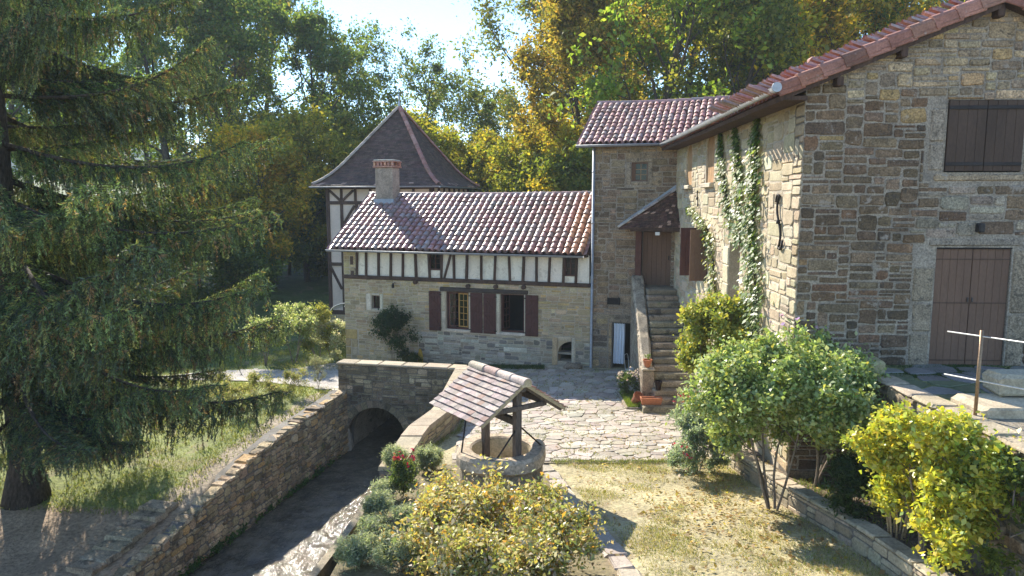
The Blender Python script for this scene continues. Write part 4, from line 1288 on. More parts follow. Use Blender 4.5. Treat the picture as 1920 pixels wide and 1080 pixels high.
def flags(parent, poly, cell, seed, zf, tintf, nparts=300, gap=.016, hgt=.03, front=None, name="flagstone"):
    r = random.Random(seed)
    xs = [p[0] for p in poly]; ys = [p[1] for p in poly]
    seeds = {}
    for i in range(int((max(xs) - min(xs)) / cell) + 3):
        for j in range(int((max(ys) - min(ys)) / cell) + 3):
            seeds[(i, j)] = (min(xs) + (i - 1 + r.uniform(.02, .98)) * cell, min(ys) + (j - 1 + r.uniform(.02, .98)) * cell)
    out = []
    for (i, j), (sx, sy) in seeds.items():
        if not inpoly(sx, sy, poly):
            continue
        P = [(sx - 1.5, sy - 1.5), (sx + 1.5, sy - 1.5), (sx + 1.5, sy + 1.5), (sx - 1.5, sy + 1.5)]
        for di in range(-3, 4):
            for dj in range(-3, 4):
                q = seeds.get((i + di, j + dj))
                if q is None or (di == 0 and dj == 0):
                    continue
                mx, my = (sx + q[0]) / 2, (sy + q[1]) / 2
                P = clip_half(P, mx, my, q[0] - sx, q[1] - sy)
                if len(P) < 3:
                    break
        if front is not None:
            P = clip_half(P, *front)
        if len(P) < 3:
            continue
        cx = sum(p[0] for p in P) / len(P); cy = sum(p[1] for p in P) / len(P)
        if not inpoly(cx, cy, poly):
            continue
        # pull in for the joint, round off with cut corners
        Q = []
        m = len(P)
        for k in range(m):
            a, b, c = P[k - 1], P[k], P[(k + 1) % m]
            for o in (a, c):
                L = math.hypot(o[0] - b[0], o[1] - b[1])
                f = min(.35, .06 / max(L, .01)) * r.uniform(.5, 1.4)
                Q.append((b[0] + (o[0] - b[0]) * f, b[1] + (o[1] - b[1]) * f))
        S = []
        for (x, y) in Q:
            d = math.hypot(x - cx, y - cy) or 1e-6
            f = max(.2, 1 - gap * r.uniform(.7, 1.7) / d)
            S.append((cx + (x - cx) * f, cy + (y - cy) * f))
        area = .5 * abs(sum(S[k][0] * S[(k + 1) % len(S)][1] - S[(k + 1) % len(S)][0] * S[k][1] for k in range(len(S))))
        if area < .006:
            continue
        m = len(S)
        tx, ty, l = r.uniform(-.012, .012), r.uniform(-.012, .012), hgt * r.uniform(.6, 1.2)
        vs = [(x, y, float(zf(x, y)) - .02) for x, y in S] + [(x, y, float(zf(x, y)) + l * .7) for x, y in S]
        vs += [(cx + (x - cx) * .95, cy + (y - cy) * .95, float(zf(x, y)) + l + tx * (x - cx) + ty * (y - cy)) for x, y in S]
        fs = [tuple(range(2 * m, 3 * m))] + [(q + k, q + (k + 1) % m, q + m + (k + 1) % m, q + m + k) for q in (0, m) for k in range(m)]
        out.append((area / (cx * cx + cy * cy + 30), vs, fs, tintf(r)))
    out.sort(key=lambda t: -t[0])
    for (_, vs, fs, t) in out[:nparts]:
        MB().add(vs, fs, t).build(name, M_PAVE, parent)
    if len(out) > nparts:
        mb = MB()
        for (_, vs, fs, t) in out[nparts:]:
            mb.add(vs, fs, t)
        stuff(mb.build("small_paving", M_PAVE, parent))
terrace = structure(sheet("terrace_paving", PAVE, .25, M_PAVE_JOINT, .012, terr_nt))
def flag_tint(r):
    return pick(r, (3, (.41, .35, .275)), (2, (.45, .39, .31)), (1.5, (.37, .315, .245)), (.7, (.49, .43, .35)))
flags(terrace, PAVE, .38, 61, lambda x, y: terr_nt(x, y) + .012, flag_tint, 300, .010, .022, front=(0, 14.8, 0, -1))
YARD = [(6.3, 9.9), (9.6, 9.9), (9.6, 12.5), (6.3, 12.5)]
yard = structure(sheet("upper_yard_paving", YARD, .3, M_PAVE_JOINT, .02, lambda x, y: 3.05, 0, (.7, .9, .5)))
flags(yard, YARD, .5, 63, lambda x, y: 3.065, lambda r: pick(r, (2, (.20, .19, .17)), (1, (.13, .15, .08)), (1, (.25, .24, .22))), 120, .03, .03)
# stone edging beside the well
edge_pts = [(.72, 14.5), (.88, 13.4), (1.08, 12.3), (1.32, 11.1), (1.5, 10.2), (1.62, 9.3), (1.7, 8.6)]
kerb = structure(mkobj("stone_edging", None))
for i in range(len(edge_pts) - 1):
    for h in (0, .5):
        p = Vector((*edge_pts[i], 0)).lerp(Vector((*edge_pts[i + 1], 0)), h + .01)
        q = Vector((*edge_pts[i], 0)).lerp(Vector((*edge_pts[i + 1], 0)), h + .48)
        d = q - p; a = math.atan2(d.y, d.x)
        M = Matrix.Translation((p.x, p.y, tz((p.x + q.x) / 2, (p.y + q.y) / 2))) @ Matrix.Rotation(a, 4, 'Z') @ Matrix.Rotation(math.atan2(tz(q.x, q.y) - tz(p.x, p.y), d.length) * -1, 4, 'Y')
        MB().bbox((0, -.20, -.08), (d.length, .14 + rng.uniform(-.04, .03), .018), .03, jitc((.38, .32, .24), rng, .15), .02, M).build("edging_stone", M_PAVE, kerb)
# gravel path on the left bank
PATH = [(-6.5, 23.9), (-7.4, 24.1), (-8.6, 24.6), (-9.8, 24.9), (-11.6, 24.6), (-14.5, 23.4), (-15, 25.4), (-12, 26.9), (-10.2, 27.5), (-9.0, 27.3), (-8.0, 28.0), (-7.2, 28.6), (-6.4, 28.3), (-6.2, 24.4)]
structure(sheet("garden_path", PATH, .16, M_GRAVEL, .03, terr_nt))

# ================================================================== stream, canal walls, bridge
ws = []
wxs = np.arange(-12.6, -1.4, .10); wys = np.arange(2, 28.5, .10)
WX, WY = np.meshgrid(wxs, wys)
rip = .020 * np.sin(WX * 5.1 + 2.2 * np.sin(WY * 1.9)) * np.sin(WY * 6.3 + 1.7 * np.sin(WX * 2.3)) + .012 * np.sin(WX * 11 + WY * 8 + 2 * np.sin(WY * 3)) + nrg.normal(0, .004, WX.shape)
WZ = -2.3 + rip * np.interp(WY, [2, 14, 19, 28], [1.5, 1.3, .8, .4])
keep = (WX > canal_left(WY) - .15) & (WX < canal_right(WY) + .15) & ((WY < 22.9) | ((WX > -5.6) & (WX < -3.3)))
ny, nx = WX.shape
idx = np.arange(ny * nx).reshape(ny, nx)
F = np.stack([idx[:-1, :-1], idx[:-1, 1:], idx[1:, 1:], idx[1:, :-1]], -1).reshape(-1, 4)
F = F[keep.ravel()[F].all(1)]
used = np.unique(F); remap = np.full(ny * nx, -1); remap[used] = np.arange(len(used))
structure(mkobj("stream_water", np_mesh("stream_water", np.stack([WX, WY, WZ], -1).reshape(-1, 3)[used], remap[F], M_WATER, None, True)))

def damp_tint(a, z, r):
    return pick(r, (3, (.46, .365, .25)), (2, (.37, .295, .205)), (1.5, (.53, .43, .31)), (1, (.27, .22, .16)), (.7, (.50, .34, .18)))
def dark_tint(a, z, r):
    return pick(r, (3, (.25, .22, .17)), (2, (.19, .165, .13)), (1.2, (.33, .29, .23)), (1, (.14, .12, .10)))
# left wall
LW0 = Vector((-5.5, 23.02, 0)); LW1 = Vector((-9.34, 6.0, 0)); dL = LW1 - LW0
lwall = thing("canal_wall", "long rubble stone canal wall on the left bank below the spruce", "wall", LW0, math.atan2(dL.y, dL.x))
LL = dL.length
ltop = lambda a: float(np.interp(23.02 - a * (17.02 / LL), [6, 8, 12, 14.2, 17.2, 19.2, 20.7, 23], [-1.7, -1.62, -1.5, -1.22, -.66, -.36, -.32, -.2]))
mpl = lambda a, o, z: (a, o, z)
mb = MB(); n = 60
for i in range(n):
    a0, a1 = LL * i / n, LL * (i + 1) / n
    t0, t1 = ltop(a0) - .05, ltop(a1) - .05
    mb.add([mpl(a0, 0, -2.9), mpl(a1, 0, -2.9), mpl(a1, 0, t1), mpl(a0, 0, t0), mpl(a1, -.5, t1), mpl(a0, -.5, t0), mpl(a0, -.5, -2.9), mpl(a1, -.5, -2.9)], [(0, 1, 2, 3), (3, 2, 4, 5), (5, 4, 7, 6)])
lw_m = mb.build("wall_core", M_MORTAR_DARK, lwall)
masonry(lw_m, mpl, 0, LL, -2.45, -.18, lambda a, z: z > ltop(a) - .02, damp_tint, M_STONE_DAMP, cell=(.09, .075), wr=(2, 4), hw=(.35, .5, .15), joint=.026, proud=.035, nparts=300, seed=71, cut=.3, warp=.05)
cr = random.Random(5); a = 0.05
while a < LL - .5:
    w = cr.uniform(.2, .45)
    M = Matrix.Translation((a, 0, ltop(a) - .02 + cr.uniform(-.03, .02))) @ Matrix.Rotation(-math.atan2(ltop(a + w) - ltop(a), w) + cr.uniform(-.06, .06), 4, 'Y') @ Matrix.Rotation(cr.uniform(-.1, .1), 4, 'Z')
    MB().bbox((0, -.34 + cr.uniform(-.1, .1), -.09), (w - .02, .04 + cr.uniform(-.03, .02), .0), .035, damp_tint(0, 0, cr), .02, M).build("top_stone", M_STONE_DAMP, lwall)
    a += w
# garden steps beside it
gst = thing("garden_steps", "small flight of worn garden steps beside the left canal wall", "steps", (-8.1, 15.7, 0), R(-12))
for k in range(7):
    wp = wloc(gst, (-.1, -.16 - k * .36, 0)); z = tz(wp.x, wp.y) + .10
    MB().bbox((-.32 + k * .02, -.38 - k * .36, z - .14), (.42, -k * .36 + .06, z), .025, jitc((.32, .27, .21), rng, .1), .02).build("step", M_STONE_DAMP, gst)
# right wall with its coping
rwall = thing("canal_wall", "low parapet wall with pale coping on the right bank beside the well", "wall", (0, 0, 0))
ys = np.linspace(22.25, 13.5, 36)
rtop = .70
mb = MB()
for i in range(len(ys) - 1):
    y0, y1 = ys[i], ys[i + 1]
    x0, x1 = float(canal_right(y0)), float(canal_right(y1))
    mb.add([(x0, y0, -2.9), (x1, y1, -2.9), (x1, y1, rtop), (x0, y0, rtop), (x1 + .42, y1, rtop), (x0 + .42, y0, rtop), (x0 + .42, y0, -.6), (x1 + .42, y1, -.6)], [(0, 1, 2, 3), (3, 2, 4, 5), (5, 4, 7, 6)])
x1 = float(canal_right(13.5))
mb.add([(x1, 13.5, -2.9), (x1 + .42, 13.5, -2.9), (x1 + .42, 13.5, rtop), (x1, 13.5, rtop)], [(0, 1, 2, 3)])
rw_m = mb.build("wall_core", M_MORTAR_DARK, rwall)
# masonry on its land side, following the bend
cum = [0.0]
for i in range(len(ys) - 1):
    cum.append(cum[-1] + math.hypot(ys[i + 1] - ys[i], float(canal_right(ys[i + 1]) - canal_right(ys[i]))))
def mpr(a, o, z):
    y = float(np.interp(a, cum, ys)); return (float(canal_right(y)) + .42 + o, y, z)
masonry(rw_m, mpr, 0, cum[-1], -.35, .68, lambda a, z: False, lambda a, z, r: pick(r, (2, (.46, .39, .28)), (2, (.40, .34, .25)), (1, (.33, .28, .21))), M_STONE_PALE, cell=(.11, .075), wr=(2, 5), hw=(.6, .35, .05), joint=.022, proud=.018, nparts=200, seed=73)
def mpe(a, o, z):
    return (x1 + a, 13.5 - o, z)
masonry(rw_m, mpe, 0, .42, -.3, .68, lambda a, z: False, dark_tint, M_STONE_DAMP, cell=(.1, .1), wr=(1, 3), joint=.025, proud=.02, nparts=60, seed=74)
a = 0.0
while a < cum[-1] - .25:
    w = min(cr.uniform(.45, .8), cum[-1] - a)
    y0, y1 = float(np.interp(a, cum, ys)), float(np.interp(a + w - .015, cum, ys))
    x0, xx = float(canal_right(y0)), float(canal_right(y1))
    z0, z1 = .69, .78 + cr.uniform(-.012, .012)
    e = .05
    vs = [(x0 - e, y0, z0), (xx - e, y1, z0), (xx + .42 + e, y1, z0), (x0 + .42 + e, y0, z0), (x0 - e + .02, y0 - .01, z1), (xx - e + .02, y1 + .01, z1), (xx + .42 + e - .02, y1 + .01, z1), (x0 + .42 + e - .02, y0 - .01, z1)]
    MB().add(vs, [(0, 1, 2, 3), (4, 5, 6, 7), (0, 1, 5, 4), (1, 2, 6, 5), (2, 3, 7, 6), (3, 0, 4, 7)], jitc((.44, .375, .29), cr, .14)).build("coping_stone", M_STONE_PALE, rwall)
    a += w
# bank wall further along to the bottom of the picture
bw = MB(); yb = np.linspace(13.48, 3.0, 24)
for i in range(len(yb) - 1):
    y0, y1 = yb[i], yb[i + 1]; x0, xx = float(canal_right(y0)), float(canal_right(y1))
    t0, t1 = tz(x0 + .6, y0) + .02, tz(xx + .6, y1) + .02
    bw.add([(x0, y0, -2.9), (xx, y1, -2.9), (xx, y1, t1), (x0, y0, t0), (xx + .12, y1, t1), (x0 + .12, y0, t0)], [(0, 1, 2, 3), (3, 2, 4, 5)], (1, 1, 1))
bwo = bw.build("bank_wall", M_STONE_DAMP); tag(bwo, "dark stone bank below the rosemary mounds at the water", "wall"); bwo.color = (.3, .26, .2, 1)
# bridge
BL, BR = Vector((-5.78, 23.12, 0)), Vector((-1.30, 22.15, 0)); dB = BR - BL
bridge = thing("stone_bridge", "dark rubble bridge parapet with round arch over the stream", "bridge", BL, math.atan2(dB.y, dB.x))
BLn = dB.length
ac, ar, asp = 1.32, 1.02, -1.78
bh = (ac - ar, ac + ar, -2.9, asp + ar)
mb = holed(MB(), mpf, 0, BLn, -2.9, .64, [bh], .45)
for s in (-1, 1):
    pl = [(ac + s * ar, asp + ar)] + [(ac + s * ar * math.cos(t), asp + ar * math.sin(t)) for t in np.linspace(0, math.pi / 2, 9)]
    m = len(pl)
    vs = [mpf(a, 0, z) for a, z in pl] + [mpf(a, -.45, z) for a, z in pl]
    mb.add(vs, [tuple(range(m)), tuple(range(2 * m - 1, m - 1, -1))] + [(i, i + m, (i + 1) % m + m, (i + 1) % m) for i in range(m)])
bcore = mb.build("wall_core", M_MORTAR_DARK, bridge)
inarch = lambda a, z, k=1.0: abs(a - ac) < ar * k and (z < asp or math.hypot(a - ac, z - asp) < ar * k)
def bridge_tint(a, z, r):
    if z > -.15 : return pick(r, (2, (.33, .29, .22)), (1, (.25, .22, .17)), (1, (.42, .37, .29)), (1, (.17, .15, .12)))
    return dark_tint(a, z, r)
masonry(bcore, mpf, 0, BLn, -2.6, .62, lambda a, z: inarch(a, z, 1.24), bridge_tint, M_STONE_DAMP, cell=(.10, .07), wr=(2, 5), hw=(.5, .42, .08), joint=.022, proud=.025, nparts=300, seed=81)
for k in range(17):
    t0, t1 = math.pi * k / 17 + .012, math.pi * (k + 1) / 17 - .012
    pl = [(ac + q * math.cos(t), asp + q * math.sin(t)) for q, t in ((ar * .99, t0), (ar * 1.22, t0), (ar * 1.22, t1), (ar * .99, t1))]
    vs = [mpf(a, -.2, z) for a, z in pl] + [mpf(a, .025, z) for a, z in pl]
    MB().add(vs, [(4, 5, 6, 7), (0, 1, 5, 4), (1, 2, 6, 5), (2, 3, 7, 6), (3, 0, 4, 7)], dark_tint(0, 0, rng)).build("arch_stone", M_STONE_DAMP, bcore)
vt = MB(); n = 12; vs = []
for y in (.45, 7.0):
    for k in range(n + 1):
        t = math.pi * k / n
        vs.append((ac + ar * math.cos(t), y, asp + ar * math.sin(t)))
    vs += [(ac - ar, y, -2.95), (ac + ar, y, -2.95)]
m = n + 3
vt.add(vs, [(i, (i + 1) % m, (i + 1) % m + m, i + m) for i in range(m)] + [tuple(range(m, 2 * m))], (.4, .36, .3))
vt.build("vault", M_STONE_DAMP, bridge)
a = -.04
while a < BLn - .1:
    w = min(cr.uniform(.5, .95), BLn + .02 - a)
    MB().bbox((a, -.06, .63), (a + w - .012, .5, .71 + cr.uniform(-.012, .012)), .025, jitc((.43, .37, .29), cr, .14), .006).build("coping_stone", M_STONE_PALE, bridge)
    a += w

# ================================================================== stairs
stairs = thing("stone_staircase", "worn outdoor stone stairs climbing to the brown porch door", "staircase", (3.75, 19.66, 0))
NS = 17
for k in range(NS):
    y0 = 19.66 + k * .262
    zt = (k + 1) * .178
    xl = 3.74 if k == 0 else (4.14 if k < 3 else 4.12 + .028 * k)
    xr = float(side_x(y0)) - (.0 if k > 1 else -.0) - .01
    depth = .5 if k < NS - 1 else 1.1
    MB().bbox((xl - 3.75, y0 - 19.66, zt - .19), (xr - 3.75, y0 - 19.66 + depth, zt), .035, jitc((.30, .26, .21), rng, .14), .012).build("step", M_STONE_DAMP, stairs)
n = 14; vs = []
pr_ = random.Random(8)
for i in range(n + 1):
    t = i / n
    y = 20.62 + t * 4.35 - 19.66
    xl, xr = 3.86 + .36 * t - 3.75, 4.17 + .47 * t - 3.75
    z = 1.08 + 2.36 * t + .03 * math.sin(i * 2.1)
    j = lambda: pr_.uniform(-.012, .012)
    vs += [(xl, y, -.3), (xl + j(), y, z - .06), (xl + .05 + j(), y, z + j()), (xr - .05 + j(), y, z + j()), (xr + j(), y, z - .06), (xr, y, -.3)]
fs = []
for i in range(n):
    for k in range(5):
        fs.append((i * 6 + k, i * 6 + k + 1, i * 6 + 6 + k + 1, i * 6 + 6 + k))
fs += [(5, 4, 3, 2, 1, 0), tuple(range(n * 6, n * 6 + 6))]
mb = MB().add(vs, fs, (.42, .37, .31))
par = mb.build("parapet", M_STONE_DAMP, stairs)
masonry(par, lambda a, o, z: (.11 + .083 * a - o, .96 + a, z), 0, 4.3, -.1, 3.4, lambda a, z: z > .98 + .5426 * a, lambda a, z, r: pick(r, (1, (.36, .33, .29)), (1, (.30, .27, .23))), M_STONE, cell=(.14, .11), wr=(2, 5), joint=.03, proud=.012, nparts=150, seed=91)
MB().bbox((.10, .86, -.1), (.46, 1.22, 1.02), .03, (.33, .28, .23), .015).build("end_pillar", M_STONE_DAMP, stairs)
MB().bbox((.08, .84, 1.03), (.48, 1.26, 1.09), .02, (.42, .38, .32), .008).build("pillar_cap", M_STONE_DAMP, stairs)

# ================================================================== walls on the right
ret = thing("retaining_wall", "rough stone retaining wall behind the yellow bush, holding the upper yard", "wall", (6.08, 12.6, 0), R(-90))
RL = 7.5
mpw = lambda a, o, z: (a, -o, z)
rc = MB().box((0, 0, -.2), (RL, .35, 3.02)).build("wall_core", M_MORTAR_DARK, ret)
masonry(rc, mpw, 0, RL, .4, 3.04, lambda a, z: False, lambda a, z, r: pick(r, (2, (.30, .26, .20)), (2, (.24, .205, .16)), (1, (.36, .31, .24))), M_STONE_DAMP, cell=(.12, .10), wr=(2, 4), hw=(.25, .5, .25), joint=.03, proud=.05, nparts=300, seed=93, cut=.3)
MB().bbox((.35, -.08, 2.98), (.75, .32, 3.30), .05, (.40, .36, .22), .02).build("end_stone", M_STONE_PALE, ret)
for k in range(9):
    MB().bbox((.9 + k * .62, -.06, 3.03), (1.48 + k * .62, .34, 3.10), .03, jitc((.42, .36, .29), rng, .1), .01).build("coping_stone", M_STONE_PALE, ret)
low = thing("planter_wall", "low stone edging wall along the lawn in front of the large leafy bush", "wall", (0, 0, 0))
yy = np.linspace(14.45, 6.2, 30)
mb = MB()
for i in range(len(yy) - 1):
    y0, y1 = yy[i], yy[i + 1]; x0, xx = float(plant_x(y0)), float(plant_x(y1))
    g0, g1 = .095 * (19 - y0), .095 * (19 - y1)
    mb.add([(x0, y0, g0 - .2), (xx, y1, g1 - .2), (xx, y1, g1 + .35), (x0, y0, g0 + .35), (xx + .22, y1, g1 + .35), (x0 + .22, y0, g0 + .35)], [(0, 1, 2, 3), (3, 2, 4, 5)])
lc = mb.build("wall_core", M_MORTAR_DARK, low)
cum2 = [0.0]
for i in range(len(yy) - 1):
    cum2.append(cum2[-1] + math.hypot(yy[i + 1] - yy[i], float(plant_x(yy[i + 1]) - plant_x(yy[i]))))
def mpq(a, o, z):
    y = float(np.interp(a, cum2, yy)); return (float(plant_x(y)) - o, y, z + .095 * (19 - y))
masonry(lc, mpq, 0, cum2[-1], -.02, .33, lambda a, z: False, lambda a, z, r: pick(r, (2, (.38, .32, .25)), (1, (.30, .26, .20)), (1, (.46, .40, .32))), M_STONE_PALE, cell=(.11, .09), wr=(2, 5), hw=(.5, .4, .1), joint=.025, proud=.02, nparts=200, seed=95)
a = 0
while a < cum2[-1] - .3:
    w = cr.uniform(.28, .5)
    p, q = Vector(mpq(a, 0, .33)), Vector(mpq(a + w - .02, 0, .33))
    d = q - p; M = Matrix.Translation(p) @ d.to_track_quat('X', 'Z').to_matrix().to_4x4()
    MB().bbox((0, -.04, 0), (d.length, .26, .07 + cr.uniform(-.015, .015)), .025, jitc((.42, .37, .30), cr, .12), .01, M).build("top_stone", M_STONE_PALE, low)
    a += w
# tube railing and rough steps by the yard
rail = thing("tube_railing", "rusty steel tube railing post with two thin rails by the yard", "railing", (6.34, 9.45, 3.0))
MB().tube([(0, 0, 0), (0, 0, 1.27)], .023, 10).build("post", M_STEEL, rail, True)
for z in (1.19, .58):
    MB().tube([(-.24, .36, z + .0), (1.5, -2.3, z)], .010, 8).build("rail", M_WIRE, rail, True)
blk = thing("stone_block", "big rough stone block with a slab step beside the railing", "stone", (6.75, 9.75, 3.05))
MB().bbox((-.32, -.35, -.3), (.9, .42, .16), .05, (.50, .43, .34), .02).build("slab", M_STONE_PALE, blk)
MB().bbox((.2, .12, .162), (1.3, .6, .48), .06, (.42, .38, .31), .025).build("block", M_STONE_PALE, blk)

# ================================================================== the well
well = thing("stone_well", "round stone well with tiled gable roof on timber posts", "well", (-.2, 12.9, 0), math.atan2(.585, .811))
gz = .50
rim = MB(); n = 26; vs = []
wr_ = random.Random(2)
rad_o = [.86 * (1 + .05 * math.cos(4 * (2 * math.pi * k / n)) ) * wr_.uniform(.985, 1.015) for k in range(n)]
for k in range(n):
    a = 2 * math.pi * k / n; c, s = math.cos(a), math.sin(a); ro = rad_o[k]
    vs += [(c * .56, s * .56, 1.12), (c * .56, s * .56, 1.40), (c * .60, s * .60, 1.425), (c * (ro - .05), s * (ro - .05), 1.42 + wr_.uniform(-.012, .012)), (c * ro, s * ro, 1.37), (c * (ro + .01), s * (ro + .01), 1.20), (c * (ro - .06), s * (ro - .06), 1.14)]
rim.add(vs, [(k * 7 + i, k * 7 + i + 1, ((k + 1) % n) * 7 + i + 1, ((k + 1) % n) * 7 + i) for k in range(n) for i in range(6)], (.47, .39, .30))
rim.build("rim", pmat("well_rim", (1.15, 1.1, 1.0), var=.35, scale=2.5, fine=20, fvar=.4, bump=.7, spots=(((.14, .12, .10), 2.6, .58, .6), ((.58, .52, .43), 7, .64, .5))), well)
MB().lathe([(.80, 0.1), (.79, .6), (.78, 1.14)], 26, tint=(.34, .30, .25)).build("drum", M_STONE_DAMP, well)
MB().lathe([(.555, 1.38), (.555, -.4)], 26, tint=(.60, .52, .38)).build("shaft", M_STONE_PALE, well, True)
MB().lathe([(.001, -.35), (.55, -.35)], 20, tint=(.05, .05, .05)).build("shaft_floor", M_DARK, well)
for y, zb in ((-.50, 1.0), (.53, 1.05)):
    MB().bbox((-.065, y - .065, zb), (.065, y + .065, 2.66), .012, (1, 1, 1), .004).build("post", M_TIMBER_GREY, well)
MB().bbox((-.05, -.70, 2.62), (.05, .92, 2.75), .012).build("ridge_beam", M_TIMBER_GREY, well)
MB().beam((0, -.46, 2.02), (0, .50, 2.02), .10, .13, (.7, .7, .7)).build("tie_beam", M_TIMBER_GREY, well)
wpit = math.atan2(.61, .93)
for y in (-.66, .88):
    for s in (-1, 1):
        MB().beam((s * .03, y, 2.74), (s * .90, y, 2.17), .09, .10).build("rafter", M_TIMBER_GREY, well)
    MB().beam((-.62, y + (.10 if y < 0 else -.10), 2.30), (.62, y + (.10 if y < 0 else -.10), 2.30), .07, .09).build("collar_beam", M_TIMBER_GREY, well)
for s in (-1, 1):
    MB().bbox((s * .55 - .05, -.58, 2.30), (s * .55 + .05, .80, 2.41), .012).build("purlin", M_TIMBER_GREY, well)
wroof2 = mkobj("roof", None, well)
for s in (-1, 1):
    # boarding and pale verge boards
    vs = []
    for (x, z) in ((.0, 2.80), (.92, 2.197)):
        for y in (-.73, .95):
            vs += [(s * x, y, z), (s * x, y, z - .025)]
    MB().add(vs, [(0, 4, 6, 2), (1, 3, 7, 5), (0, 1, 5, 4), (2, 6, 7, 3), (4, 5, 7, 6)]).build("boarding", M_TIMBER_GREY, wroof2)
    for y in (-.742, .962):
        MB().beam((s * .01, y, 2.775), (s * .93, y, 2.172), .02, .07, (1, 1, 1), .004).build("verge_board", pmat("pale_board", (.50, .38, .22), var=.2, bump=.2) if (s == -1 and y < 0) else bpy.data.materials["pale_board"], wroof2)
    nr, nc = 9, 12
    Ls = math.hypot(.95, .62)
    for k in range(nr):
        for c in range(nc):
            y0 = -.76 + (1.74) * (c + (.0 if k % 2 else .0)) / nc; y1 = y0 + 1.74 / nc - .002
            s0, s1 = (k - .05) * Ls / nr, (k + 1.02) * Ls / nr      # from the eave up
            th = .018
            lift0 = .036 + wr_.uniform(0, .008); lift1 = .012
            ux, uz = -math.cos(wpit), math.sin(wpit)
            nx_, nz_ = math.sin(wpit), math.cos(wpit)
            def pp(sv, nv, y):
                x = .965 + ux * sv + nx_ * nv; z = 2.175 + uz * sv + nz_ * nv
                return (s * x, y, z)
            j = wr_.uniform(-.006, .006)
            vs = [pp(s0 + j, lift0 - th, y0), pp(s0 + j, lift0 - th, y1), pp(s1, lift1 - th, y1), pp(s1, lift1 - th, y0), pp(s0 + j, lift0, y0), pp(s0 + j, lift0, y1), pp(s1, lift1, y1), pp(s1, lift1, y0)]
            MB().add(vs, [(0, 3, 2, 1), (4, 5, 6, 7), (0, 1, 5, 4), (1, 2, 6, 5), (2, 3, 7, 6), (3, 0, 4, 7)], pick(wr_, (3, (.36, .285, .245)), (2, (.30, .235, .205)), (1.5, (.43, .35, .30)), (1, (.34, .22, .17))) if s < 0 else pick(wr_, (1, (.34, .16, .11)), (1, (.30, .2, .16)))).build("tile", M_FLAT_TILE, wroof2)
ridge_row(wroof2, (0, -.80, 2.80), (0, .97, 2.80), .105, .44, M_FLAT_TILE, lambda r: pick(r, (1, (.50, .37, .28)), (1, (.55, .44, .35))), 12)
MB().prism([(.10 * math.cos(t), 2.80 + .085 * math.sin(t)) for t in np.linspace(0, math.pi, 9)] + [(-.1, 2.74), (.1, 2.74)], -.80, -.70, (.56, .47, .34)).build("ridge_mortar", M_STONE_PALE, wroof2)
for (p, q) in (((-.78, .16, 1.42), (-.50, .36, 2.3)), ((.14, .70, 1.42), (-.04, .55, 1.95)), ((.10, -.50, 1.9), (.66, -.36, 1.42)), ((-.04, -.52, 1.9), (-.5, -.42, 1.28))):
    MB().tube([p, q], .016, 7).build("iron_stay", M_IRON, well)

# ================================================================== pots and small things
def pot(name, label, x, y, z, r0, r1, h, col, rot=(0, 0, 0)):
    o = thing(name, label, "pot", (x, y, z))
    o.rotation_euler = rot
    MB().lathe([(.001, 0), (r0, 0), (r1, h * .82), (r1 * 1.12, h * .82), (r1 * 1.14, h), (r1 * .98, h), (r1 * .92, h * .85), (.001, h * .8)], 18).build("clay_body", M_TERRACOTTA, o, False).color = (*col, 1)
    return o
pot1 = pot("terracotta_pot", "small terracotta pot with seedling on top of the stair parapet pillar", 4.03, 20.72, 1.10, .075, .125, .23, (1, 1, 1))
pot2 = pot("terracotta_pot", "toppled terracotta jar leaning in the grass beside the stairs", 3.60, 20.42, .12, .09, .14, .34, (.62, .62, .66), (R(38), R(24), 0))
pot3 = pot("black_pot", "small black pot on the step behind the flower trough", 4.27, 20.25, .537, .07, .10, .26, (.04, .04, .04))
tr = thing("flower_trough", "terracotta flower trough on the bottom step", "planter", (4.02, 20.0, .178))
MB().add([(-.27, -.09, 0), (.27, -.09, 0), (.27, .09, 0), (-.27, .09, 0), (-.31, -.115, .2), (.31, -.115, .2), (.31, .115, .2), (-.31, .115, .2), (-.28, -.09, .2), (.28, -.09, .2), (.28, .09, .2), (-.28, .09, .2), (-.28, -.09, .15), (.28, -.09, .15), (.28, .09, .15), (-.28, .09, .15)],
         [(3, 2, 1, 0), (0, 1, 5, 4), (1, 2, 6, 5), (2, 3, 7, 6), (3, 0, 4, 7), (4, 5, 9, 8), (5, 6, 10, 9), (6, 7, 11, 10), (7, 4, 8, 11), (8, 9, 13, 12), (9, 10, 14, 13), (10, 11, 15, 14), (11, 8, 12, 15)]).build("trough", M_TERRACOTTA, tr)
MB().box((-.28, -.09, .13), (.28, .09, .151), (.3, .28, .25)).build("soil", M_DARK, tr)
bed = thing("grass_bed", "small kerbed grass bed at the foot of the stair wall", "flower bed", (3.36, 20.1, 0))
for (lo, hi) in (((-.06, 0, -.05), (.02, 1.75, .06)), ((-.06, -.08, -.05), (.46, -.002, .06))):
    MB().bbox(lo, hi, .015, (.34, .31, .26), .005).build("kerb", M_STONE, bed)
MB().box((.021, 0, -.04), (.46, 1.75, .035), (.12, .15, .05)).build("soil", M_EARTH, bed)
chair = thing("wire_chair", "thin white wire garden chair against the stair wall", "chair", (4.02, 23.3, -.02), R(60))
for (px, py) in ((-.17, -.17), (.17, -.17), (-.17, .17), (.17, .17)):
    MB().tube([(px, py, 0), (px * .9, py * .9, .44)], .009, 6).build("leg", M_WIRE, chair)
MB().tube([(.19 * math.cos(t), .19 * math.sin(t), .44) for t in np.linspace(0, 2 * math.pi, 13)], .009, 6).build("seat_ring", M_WIRE, chair)
for k in range(4): MB().tube([(-.15 + k * .1, -.15, .44), (-.15 + k * .1, .15, .44)], .006, 5).build("seat_wire", M_WIRE, chair)
